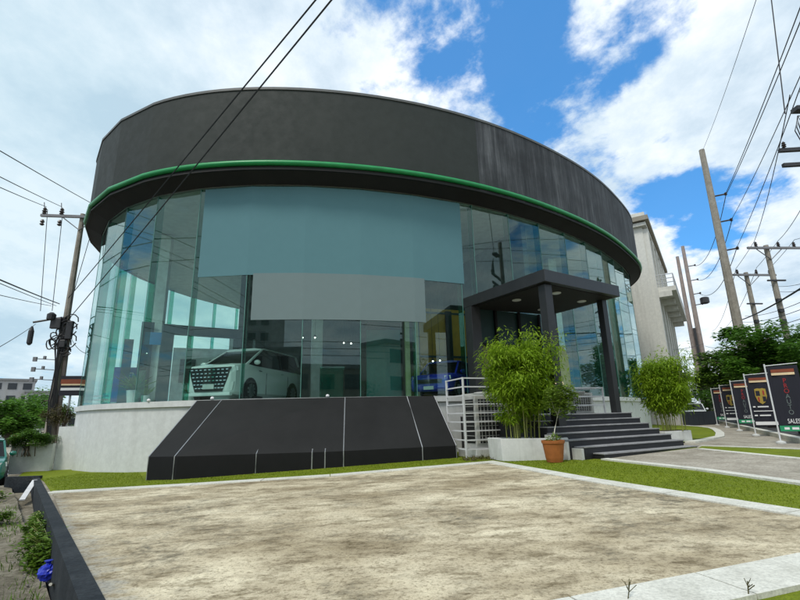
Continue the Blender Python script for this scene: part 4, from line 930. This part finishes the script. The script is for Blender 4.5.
# ------------------------------------------------------------------ right: neighbouring building, carport, hoarding
dirf = V(.555, .832, 0).normalized(); NB = empty('townhouse', (21.06, 36.83, .45), 'cream neighbouring building with cornice, pilasters and a railed balcony behind the showroom', 'building', rz=math.atan2(dirf.y, dirf.x))
HN, LN = 16.9, 18.2      # local x runs along the street facade, local -y faces the street
MB().box((LN / 2, 6.0, HN / 2), (LN, 12, HN)).build('wall', M['cream'], NB)
MB().box((LN / 2, 6.0, HN + .2), (LN + 1.2, 13.2, .4)).build('cornice', M['brick'], NB); MB().box((LN / 2, 6.0, HN + .6), (LN + .7, 12.7, .4)).build('cornice', M['cream'], NB); MB().box((LN / 2, 6.0, HN - .25), (LN + .7, 12.7, .3)).build('cornice', M['cream'], NB)
for i in range(6): MB().box((.45 + i * 3.46, -.2, HN / 2 - .3), (.75, .4, HN - .62)).build('pilaster', M['cream'], NB)
for i in range(5):
    for zf in (2.4, 7.2, 13.4):
        w_ = MB().box((2.18 + i * 3.46, -.03, zf), (1.5, .1, 2.6)).build('window', M['dwin'], NB); MB().box((2.18 + i * 3.46, -.07, zf), (.07, .1, 2.6)).build('mullion', M['inwhite'], w_)
for x in (-.6,):
    w_ = MB().box((-.03, 1.6, 13.2), (.1, .35, 1.9)).build('window', M['dwin'], NB)
BL = MB().box((8.9, -.85, 10.85), (17.0, 1.7, .38)).build('balcony', M['cream'], NB)
for i in range(6): MB().box((.45 + i * 3.38, -.72, 10.42), (.4, 1.3, .46)).build('bracket', M['cream'], BL)
b = MB()
for z in (11.4, 11.75, 12.1): b.tube([(.45, -.05, z), (.45, -1.62, z), (17.3, -1.62, z), (17.3, -.05, z)], .04, 5)
for i in range(16): b.tube([(.45 + i * 1.123, -1.62, 11.05), (.45 + i * 1.123, -1.62, 12.1)], .035, 5)
b.tube([(.45, -.8, 11.05), (.45, -.8, 12.1)], .035, 5); b.build('railing', M['galv'], BL)
CP = empty('carport', (34.4, 55, 1.0), 'small grey sloped roof carport beyond the right bamboo', 'carport', rz=rad(-25))
mb = MB().add([(-2.6, -3, 4.6), (2.6, -3, 3.2), (2.6, 3, 3.2), (-2.6, 3, 4.6), (-2.6, -3, 4.8), (2.6, -3, 3.4), (2.6, 3, 3.4), (-2.6, 3, 4.8)], [(0, 3, 2, 1), (4, 5, 6, 7), (0, 1, 5, 4), (2, 3, 7, 6), (1, 2, 6, 5), (3, 0, 4, 7)]); mb.build('roof', M['tile'], CP)
for x, z in ((-2.3, 4.5), (2.3, 3.25)):
    for y in (-2.7, 2.7): MB().box((x, y, z / 2), (.16, .16, z)).build('post', M['galv'], CP)
block('far_shop', (33.5, 66, .45), (12, 8, 5.2), rad(-30), M['pale'], 'pale low shop far behind the concrete poles on the right', 1, 3, 'building')
fn = MB()
fa, fb_ = V(19.3, 32.6, 0), V(22.9, 34.4, 0)
for i in range(7): p = fa.lerp(fb_, (i + .5) / 7); fn.box((p.x, p.y, .93), (.56, .06, .95), math.atan2(fb_.y - fa.y, fb_.x - fa.x))
tag(fn.build('hoarding', M['hoard']), 'dark grey low hoarding between the right bamboo and the farthest banner', 'fence')
MT = empty('motorcycle', (30.2, 49.0, .49), 'white motor scooter parked by the dark hoarding', 'scooter', rz=rad(60))
for x in (-.62, .62):
    MB().loft([[V(x + .27 * math.cos(k * math.pi / 8), y, .27 + .27 * math.sin(k * math.pi / 8)) for k in range(16)] for y in (-.05, .05)]).build('wheel', M['tyre'], MT)
MB().loft([[V(x, -w, z0), V(x, w, z0), V(x, w * .8, z1), V(x, -w * .8, z1)] for x, w, z0, z1 in ((-.85, .12, .6, .78), (-.3, .18, .35, .85), (.05, .15, .28, .45), (.4, .17, .3, .55), (.6, .12, .45, 1.0))]).build('body', M['vanw'], MT, bevel=.03)
MB().box((-.35, 0, .9), (.75, .26, .1)).build('seat', M['tyre'], MT, bevel=.03); MB().tube([(.55, -.33, 1.05), (.6, 0, 1.02), (.55, .33, 1.05)], .025, 6).build('handlebar', M['iron'], MT)

# ------------------------------------------------------------------ utility poles
def insulator(mb, p, s=1): mb.lathe(p, [(.03 * s, 0), (.09 * s, .03 * s), (.05 * s, .09 * s), (.10 * s, .12 * s), (.05 * s, .19 * s), (.08 * s, .22 * s), (.03 * s, .3 * s)], 10)
GP = 'concrete utility poles'
LP = empty('utility_pole', (-17.25, 23.0, -.5), 'weathered concrete utility pole with crossarm and cable tangle left of the showroom', 'pole', GP, rad(8))
MB().tube([(0, 0, 0), (0, 0, 6.5), (-.02, 0, 13.2)], [.20, .165, .12], 8).build('shaft', M['pole'], LP)
MB().tube([(.36, .05, 0), (.28, .05, 3.0), (.2, .05, 6.6)], [.12, .11, .09], 8).build('side_shaft', M['polered'], LP)
CRX = MB().box((-.45, -.16, 12.98), (3.1, .12, .14)).build('crossarm', M['grey'], LP)
b = MB().tube([(-.9, -.17, 12.9), (0, -.17, 12.2), (.85, -.17, 12.9)], .03, 5); b.build('brace', M['grey'], LP)
for x in (-1.85, -1.0, .95):
    b = MB(); insulator(b, (x, -.16, 13.06), 1.3); b.lathe((x, -.2, 12.4), [(.06, 0), (.11, .05), (.06, .15), (.11, .2), (.06, .32)], 10); b.tube([(x - .03, -.16, 13.35), (x - .1, -.16, 13.75)], .02, 5); b.build('insulator', M['ceramic'], LP)
b = MB()
for i in range(15):
    a = R.uniform(-1.2, 1.2); z = R.uniform(5.5, 7.6); x = R.uniform(-.55, .45); rr_ = R.uniform(.12, .34)
    b.tube([(x + rr_ * math.cos(k * .6), -.22 + .05 * math.sin(k * 1.3), z + rr_ * 1.25 * math.sin(k * .6)) for k in range(11)], .03, 5)
for i in range(7): b.tube([(R.uniform(-.35, .3), -.2, 7.4), (R.uniform(-.3, .3), -.25, 6), (R.uniform(-.2, .35), -.2, 3.2), (R.uniform(-.1, .35), -.2, 1.2)], .03, 5)
b.build('cable_bundle', M['cable'], LP)
b = MB().box((-.32, -.24, 7.05), (.5, .2, .55)).box((.35, -.24, 6.7), (.3, .2, .95)).box((.15, -.26, 6.0), (.28, .2, .4)); b.build('junction_box', M['iron'], LP, bevel=.04)
b = MB().tube([(-.2, -.2, 7.35), (-1.25, -.5, 7.05)], .05, 6); b.lathe((-1.25, -.5, 5.9), [(.05, 0), (.12, .1), (.12, .7), (.04, .95)], 10); b.lathe((-.55, -.32, 7.2), [(.1, 0), (.2, .05), (.2, .3), (.08, .4)], 12); b.build('street_lamp_arm', M['iron'], LP)
for z in (4.2, 4.7, 5.2): b = MB(); b.tube([(-.1, -.2, z), (-.95, -.35, z + .05)], .02, 5); b.box((-.95, -.35, z + .02), (.16, .1, .22)); b.box((-.55, -.3, z + .1), (.1, .1, .16)); b.build('bracket', M['grey'], LP)

def big_pole(loc, h, r0_, label, mat, arms, side=V(1, -.2, 0)):
    t = empty('utility_pole', loc, label, 'pole', GP)
    MB().tube([(0, 0, 0), (0, 0, h * .5), (0, 0, h)], [r0_, r0_ * .8, r0_ * .55], 8).build('shaft', mat, t)
    for z in arms:
        b_ = MB().tube([(0, 0, z), (side.x * 1.0, side.y * 1.0, z + .12)], .06, 6); e = V(side.x, side.y, z + .12)
        b_.lathe((e.x, e.y, e.z - .12), [(.04, 0), (.12, .06), (.07, .12), (.12, .18), (.04, .26)], 9); b_.build('insulator_arm', M['ceramic'], t)
    return t
BP1 = big_pole((24.35, 32.5, .3), 21.3, .36, 'tallest thick concrete pole leaning into view above the dark trees', M['pole'], (17.2, 15.05, 12.75))
BP2 = big_pole((36.9, 56, .3), 21.8, .36, 'front reddish pole of the twin poles beside the cream building', M['polered'], (19.0, 17.1, 15.3, 13.9))
BP3 = big_pole((36.35, 56.6, .3), 20.6, .34, 'rear reddish pole of the twin poles beside the cream building', M['polered'], ())
MB().lathe((1.3, -.3, 14.0), [(.3, 0), (.5, .1), (.5, .75), (.3, .85)], 10).build('transformer', M['iron'], BP2)
b = MB(); b.tube([(-.4, 0, 3), (-.5, -.1, 8.5), (-.45, 0, 11)], .16, 7); b.build('cable_bundle', M['iron'], BP2)
def hpole(loc, h, w, label, rz):
    t = empty('utility_pole', loc, label, 'pole', GP, rz)
    MB().tube([(0, 0, 0), (0, 0, h)], [.22, .15], 8).build('shaft', M['pole'], t); MB().box((.55, -.18, h - .25), (w, .13, .15)).build('crossarm', M['grey'], t)
    MB().tube([(-.9, -.18, h - .35), (0, -.18, h - 1.1), (.9, -.18, h - .35)], .035, 5).build('brace', M['grey'], t)
    for x in (-.9, .75, 1.9):
        b_ = MB(); insulator(b_, (x, -.18, h - .18), 1.25); b_.build('insulator', M['ceramic'], t)
    for z in (h - 4, h - 4.7, h - 5.4): MB().box((-.2, -.22, z), (.3, .2, .22)).build('spool_bracket', M['iron'], t)
    MB().box((.0, -.2, h - 2.6), (1.3, .1, .1)).build('crossarm', M['iron'], t); return t
H1 = hpole((25.54, 30.0, .4), 12.1, 4.2, 'nearer concrete pole with wide crossarm above the right tree', rad(4))
H2 = hpole((27.54, 34.8, .4), 11.6, 3.7, 'second crossarm pole between the tallest pole and the nearer crossarm pole', rad(6))
EP = empty('utility_pole', (15.6, 15.0, .3), 'concrete pole just beyond the right edge whose dark insulator arms reach into the photo', 'pole', GP)
MB().tube([(0, 0, 0), (0, 0, 6), (0, 0, 13.0)], [.2, .17, .13], 8).build('shaft', M['pole'], EP)
b = MB()
for z in (10.35, 9.75): b.box((-.65, -.2, z), (2.0, .12, .13), rad(-4))
b.build('crossarm', M['iron'], EP)
b = MB(); insulator(b, (-1.5, -.2, 10.42), .8); b.build('insulator', M['ceramic'], EP); b = MB(); insulator(b, (.3, -.2, 10.42), .8); b.build('insulator', M['ceramic'], EP); MB().lathe((-.95, -.3, 9.3), [(.05, 0), (.1, .05), (.1, .35), (.05, .4)], 10).build('insulator', M['ceramic'], EP)
b = MB()
for i in range(5): b.tube([(-.9 + .05 * i, -.3, 10.5), (-1.1 + .1 * i, -.35, 11.0 + .15 * i), (-.75, -.25, 11.7)], .018, 5)
b.build('jumper_cable', M['cable'], EP)
MB().box((-.4, -.2, 12.0), (.75, .3, .16)).build('cap_bracket', M['iron'], EP)

# ------------------------------------------------------------------ wires (each its own thing)
def wire(p, q, sag=.3, r=.018, label='', group='overhead wires', n=14):
    p, q = V(*p), V(*q); pts = []
    for i in range(n + 1):
        u = i / n; s = p.lerp(q, u); s.z -= 4 * sag * u * (1 - u); pts.append(s)
    return tag(MB().tube(pts, r, 5).build('power_line', M['cable']), label, 'wire', group)
def ext(p, q, k): p, q = V(*p), V(*q); return tuple(p), tuple(q + (q - p) * k)
GW = 'overhead wires left of and above the showroom'; GQ = 'overhead wires on the right'
wire((-17.19, 22.8, 7.9), (16.8, -10.0, 13.4), .25, .019, 'left one of the two thick wires crossing the dark fascia', GW, 24)
wire((-17.1, 22.8, 6.62), (17.62, -11.1, 13.7), .25, .019, 'right one of the two thick wires crossing the dark fascia', GW, 24)
for (p, q, k, r, lb) in (((-19.2, 22.8, 13.1), (-10.17, 9.0, 7.46), 1.0, .016, 'lowest of the three wires reaching the left pole crossarm'),
    ((-18.4, 22.8, 13.1), (-10.25, 9.0, 7.82), 1.0, .016, 'middle of the three wires reaching the left pole crossarm'),
    ((-16.5, 22.8, 13.1), (-10.43, 9.0, 8.62), 1.0, .016, 'highest of the three wires reaching the left pole crossarm'),
    ((-17.6, 22.8, 7.6), (-9.67, 9.0, 5.25), 1.0, .024, 'thick cable from the left edge to the cable tangle on the left pole'),
    ((-17.75, 22.8, 7.5), (-9.65, 9.0, 5.16), 1.0, .013, 'thin wire just under the thick cable at the left edge'),
    ((-18.0, 22.8, 7.5), (-9.54, 9.0, 4.65), 1.0, .012, 'lowest thin wire from the left edge to the left pole'),
    ((-18.4, 22.5, 6.5), (-9.07, 9.0, 2.56), .2, .012, 'drooping service wire at the left edge below the lamp arm')):
    p, q = ext(p, q, k); wire(p, q, .12, r, lb, GW)
for (p, q, lb) in (((-19.06, 22.75, 12.9), (-18.4, 22.65, 7.2), 'left vertical wire dropping from the left pole crossarm'), ((-18.22, 22.75, 12.9), (-17.8, 22.65, 7.2), 'middle vertical wire dropping from the left pole crossarm'), ((-16.3, 22.75, 12.9), (-16.95, 22.7, 7.6), 'right vertical wire dropping from the left pole crossarm')): wire(p, q, .0, .016, lb, GW, 6)
wire((-16.9, 22.9, 5.98), (-13.81, 20.0, 4.55), .2, .012, 'short service wire from the left pole to the showroom glass', GW)
for (p, q, sg, r, lb) in (((24.3, 32.4, 21.4), (10.48, 8.6, 15.08), .3, .012, 'thin faint wire rising from the tip of the tallest pole'),
    ((25.37, 32.2, 17.75), (12.33, 8.6, 15.92), .25, .022, 'left wire of the pair rising from the top arm of the tallest pole'), ((25.42, 32.2, 17.7), (12.6, 8.6, 15.93), .25, .022, 'right wire of the pair rising from the top arm of the tallest pole'),
    ((25.4, 32.2, 15.6), (11.39, 8.6, 12.64), .25, .018, 'wire rising from the middle arm of the tallest pole'), ((25.3, 32.2, 13.3), (11.29, 8.6, 12.79), .3, .018, 'wire rising from the lowest arm of the tallest pole'),
    ((25.37, 32.2, 17.75), (37.9, 56, 19.4), 1.6, .028, 'sagging wire from the top arm of the tallest pole to the twin poles'), ((25.4, 32.2, 15.6), (37.9, 56, 17.5), 1.5, .028, 'sagging wire from the middle arm of the tallest pole to the twin poles'), ((25.3, 32.2, 13.3), (37.9, 56, 15.7), 1.5, .028, 'sagging wire from the lowest arm of the tallest pole to the twin poles'),
    ((24.65, 29.8, 12.75), (13.02, 13.0, 11.56), .3, .016, 'steep wire rising from the left insulator of the nearer crossarm pole'), ((26.3, 29.8, 12.75), (13.82, 13.0, 9.49), .3, .016, 'wire rising from the middle insulator of the nearer crossarm pole'), ((27.45, 29.8, 12.8), (13.9, 13.0, 7.93), .3, .016, 'wire rising from the right insulator of the nearer crossarm pole'),
    ((24.65, 29.8, 12.75), (26.65, 34.6, 12.25), .05, .016, 'left wire between the two crossarm poles'), ((26.3, 29.8, 12.75), (28.3, 34.6, 12.3), .05, .016, 'middle wire between the two crossarm poles'), ((27.45, 29.8, 12.8), (29.4, 34.6, 12.3), .05, .016, 'right wire between the two crossarm poles'),
    ((26.65, 34.6, 12.2), (48.27, 70.0, 13.2), 1.0, .02, 'left wire leaving the second crossarm pole into the distance'), ((28.3, 34.6, 12.25), (49.13, 70.0, 13.0), 1.0, .02, 'right wire leaving the second crossarm pole into the distance'),
    ((29.76, 40.0, 8.99), (17.02, 18.0, 6.63), .2, .045, 'thickest black cable rising to the right edge above the trees'), ((33.61, 40.0, 12.32), (17.0, 18.0, 6.59), .2, .014, 'topmost thin cable at the right edge above the trees'), ((33.69, 40.0, 11.85), (16.93, 18.0, 6.3), .2, .014, 'second thin cable at the right edge above the trees'), ((30.75, 40.0, 9.51), (16.84, 18.0, 5.92), .25, .016, 'third thin cable at the right edge above the trees'), ((30.38, 40.0, 8.98), (16.76, 18.0, 5.59), .25, .016, 'fourth thin cable at the right edge above the trees'), ((29.87, 40.0, 8.27), (16.66, 18.0, 5.18), .25, .016, 'lowest thin cable at the right edge touching the tree tops'),
    ((37.0, 55.5, 9.0), (22, 27, 5.9), .6, .02, 'low wire crossing from the twin poles to the dark trees'), ((37.0, 55.6, 7.6), (27, 40, 5.2), .4, .02, 'second low wire crossing from the twin poles to the dark trees'), ((22.6, 42, 6.0), (37.0, 55.6, 8.2), .3, .02, 'thin wire from the cream building to the twin poles'), ((22.4, 40.5, 6.8), (37.0, 55.6, 9.3), .3, .02, 'upper thin wire from the cream building to the twin poles'),
    ((14.95, 14.5, 18.2), (14.55, 14.9, 12.2), .0, .02, 'pale near vertical cable close to the right edge')):
    wire(p, q, sg, r, lb, GQ, 18)

# ------------------------------------------------------------------ across the road, mirrored in the glass
GO = 'buildings across the road mirrored in the glass'
for i, (x, y, w, d, h, f, bb, mt, lb) in enumerate(((-30, -26, 14, 10, 8.5, 2, 4, 'brick', 'beige two storey shophouse mirrored in the left glass'), (-13, -30, 16, 10, 9.5, 3, 5, 'pale', 'grey three storey shophouse mirrored in the middle glass'), (5, -31, 17, 10, 7.5, 2, 5, 'brick', 'long beige shophouse mirrored below the grey film'), (26, -26, 15, 10, 10.5, 3, 4, 'cream', 'cream shophouse mirrored in the right glass'), (46, -8, 14, 12, 12, 3, 4, 'pale', 'pale block mirrored in the glass beside the canopy'), (-22, -62, 12, 12, 30, 10, 5, 'pale', 'tall pale tower mirrored above the people carrier'))):
    t = block('shophouse' if i < 5 else 'tower_block', (x, y, .2), (w, d, h), math.pi + rad((8, 3, -2, -14, -60, 4)[i]), M[mt], lb, f, bb); t['group'] = GO
for x, y, h, lb in ((-8, -22, 7.5, 'tree across the road mirrored left of the middle glass'), (16, -22, 8.5, 'tree across the road mirrored in the glass near the canopy'), (-24, -20, 6.5, 'tree across the road mirrored in the left glass')): tree('street_tree', (x, y, .2), h, h * .42, lb, 'trees across the road mirrored in the glass', 'leaf', 2200, .45, .25, .2)
for x, y, lb in ((17.5, -11, 'pole across the road carrying the two thick wires'), (-16, -16, 'pole across the road mirrored in the left glass')): hpole((x, y, .2), 14.2, 3.4, lb, rad(15))
for z in (9.2, 9.9, 10.6, 12.9): wire((-60, -15, z - 1), (70, -12, z), 1.0, .03, 'street wire at height %s across the road mirrored in the glass' % {9.2: 'lowest', 9.9: 'second', 10.6: 'third', 12.9: 'topmost'}[z], 'street wires across the road mirrored in the glass', 20)

# ------------------------------------------------------------------ small things on the verge
def noise_patch(a, c): return .5 + .5 * math.sin(a * 1.9 + 2 * math.sin(c * 2.1)) * math.cos(c * 2.7 + a * .6)
def weed(x, y, s, n, label, mat='weed', z=-.40):
    t = empty('weed_clump', (x, y, z), label, 'weeds', 'weeds on the left verge'); lf = MB()
    for c_, r_ in clumps((0, 0, .16 * s), (.3 * s, .3 * s, .14 * s), 9, .08 * s, .16 * s): leaves(lf, c_, (r_, r_, r_), n // 6, .095, .055, .5, .35, .5)
    lf.build('foliage', M[mat], t, fix=False)
    b_ = MB()
    for k in range(8): a = R.uniform(0, 6.28); b_.tube([(0, 0, -.05), (math.cos(a) * .15 * s, math.sin(a) * .15 * s, .2 * s), (math.cos(a) * .28 * s, math.sin(a) * .28 * s, .3 * s)], .005, 4)
    b_.build('stem', M['bamstem'], t); return t
wl = ((-4.95, 7.25, 1.2, 520, 'broad weed clump right behind the blue bag'), (-6.15, 8.6, 1.25, 520, 'dense weed clump halfway along the dark wall'), (-6.8, 9.45, 1.1, 420, 'bright weed clump against the dark wall past its middle'), (-5.35, 7.62, 1.35, 520, 'tallest weed clump against the dark wall above the blue bag'), (-5.85, 8.25, 1.2, 480, 'leafy weed clump in the middle of the dark wall'), (-6.45, 9.0, 1.1, 420, 'weed clump beside the dark wall near its far half'), (-7.15, 9.95, 1.0, 380, 'smaller weed clump higher up the dark wall'), (-5.05, 7.1, 1.0, 420, 'weed clump just above the blue bag'), (-9.5, 11.2, .9, 300, 'weeds in front of the white board on the verge'), (-8.6, 10.3, .8, 260, 'pale weeds on the verge left of the wall'), (-8.0, 9.0, .7, 220, 'low weeds near the left edge of the verge'), (-11.0, 12.9, 1.0, 300, 'weeds at the far end of the verge by the dark wall corner'), (-5.9, 6.6, .6, 180, 'small weed at the lower left corner of the verge'))
for a in wl: weed(*a)
weed(3.15, 3.55, .45, 160, 'dry twiggy weed on the grass at the bottom right corner', 'brownleaf', .30)
BG = empty('plastic_bag', (-4.62, 6.52, -.37), 'crumpled blue plastic bag on the verge against the dark wall', 'bag')
MB().ball((0, 0, .12), (.10, .09, .10), 18, 12, jit=.16).build('bag_body', M['bagblue'], BG, smooth=False); MB().lathe((0, 0, .20), [(.035, 0), (.02, .03), (.05, .06)], 9).build('bag_neck', M['bagblue'], BG)
tag(MB().tube([(-4.42, 6.42, -.36), (-4.12, 5.9, -.2)], .018, 6).build('stick', M['wood']), 'thin pale stick leaning by the blue bag', 'stick')
p_, q_ = V(-10.46, 13.37, -.40), V(-11.55, 15.15, -.10); d_ = q_ - p_
tag(MB().box(tuple((p_ + q_) / 2), (d_.length, .13, .03), M=d_.to_track_quat('X', 'Z').to_matrix().to_4x4()).build('plank', M['trunkw']), 'white board leaning on the dark wall corner of the verge', 'board')
for x, y, sz, lb in ((2.42, 3.66, .6, 'dry twig lying on the near white kerb at the bottom right'), (1.58, 3.70, .8, 'larger dry branching twig at the bottom edge of the white kerb')):
    b = MB(); pts = [(0, 0, 0), (.03 * sz, .02, .06 * sz), (.05 * sz, .03, .13 * sz)]; b.tube(pts, .004, 4)
    for k in range(7): q = R.uniform(0, 6.28); z = R.uniform(.02, .1) * sz; b.tube([(.03 * sz, .02, z), (.03 * sz + math.cos(q) * .07 * sz, .02 + math.sin(q) * .07 * sz, z + .06 * sz)], .0025, 4)
    tag(b.build('dry_twig', M['brownleaf'], xf=Matrix.Translation(V(x, y, g(x) + .02))), lb, 'twig')
b = MB()
for i in range(2600):
    a, c = R.uniform(-1.5, 14), abs(R.gauss(0, .55)) if R.random() < .6 else R.uniform(.1, 3.6)
    if noise_patch(a, c) < R.random() * .9: continue
    p = V(-1.0, 2.35, 0) + sd_ * a + sn_ * c; h = R.uniform(.04, .16); q = R.uniform(0, 6.28); w = .008; dx, dy = math.cos(q) * w, math.sin(q) * w
    b.add([(p.x - dx, p.y - dy, -.41), (p.x + dx, p.y + dy, -.41), (p.x + R.uniform(-.07, .07), p.y + R.uniform(-.07, .07), -.40 + h)], [(0, 1, 2)])
tag(b.build('verge_grass', M['weed'], fix=False), 'sparse grass tufts growing on the dirt verge', 'grass', kind='stuff')
b = MB()
for i in range(420):
    a, c = R.uniform(-2, 15), R.uniform(.1, 4.0); p = V(-1.0, 2.35, 0) + sd_ * a + sn_ * c; s = R.uniform(.008, .035); b.ball((p.x, p.y, -.40 + s * .3), (s, s * .8, s * .6), 6, 4, jit=.2)
tag(b.build('rubble', M['pave']), 'loose stones and rubble scattered over the dirt verge', 'rubble', kind='stuff')
b = MB()
for i in range(420):
    x, y = R.uniform(1.8, 3.3), R.uniform(13.9, 15.0); a = R.uniform(0, 6.28); b.add([(x, y, g(x)), (x + .03 * math.cos(a), y + .03 * math.sin(a), g(x)), (x + R.uniform(-.12, .12), y + R.uniform(-.12, .12), g(x) + R.uniform(.02, .12))], [(0, 1, 2)])
tag(b.build('dry_grass', M['brownleaf'], fix=False), 'dry brownish grass by the foot of the white cage', 'grass', kind='stuff')
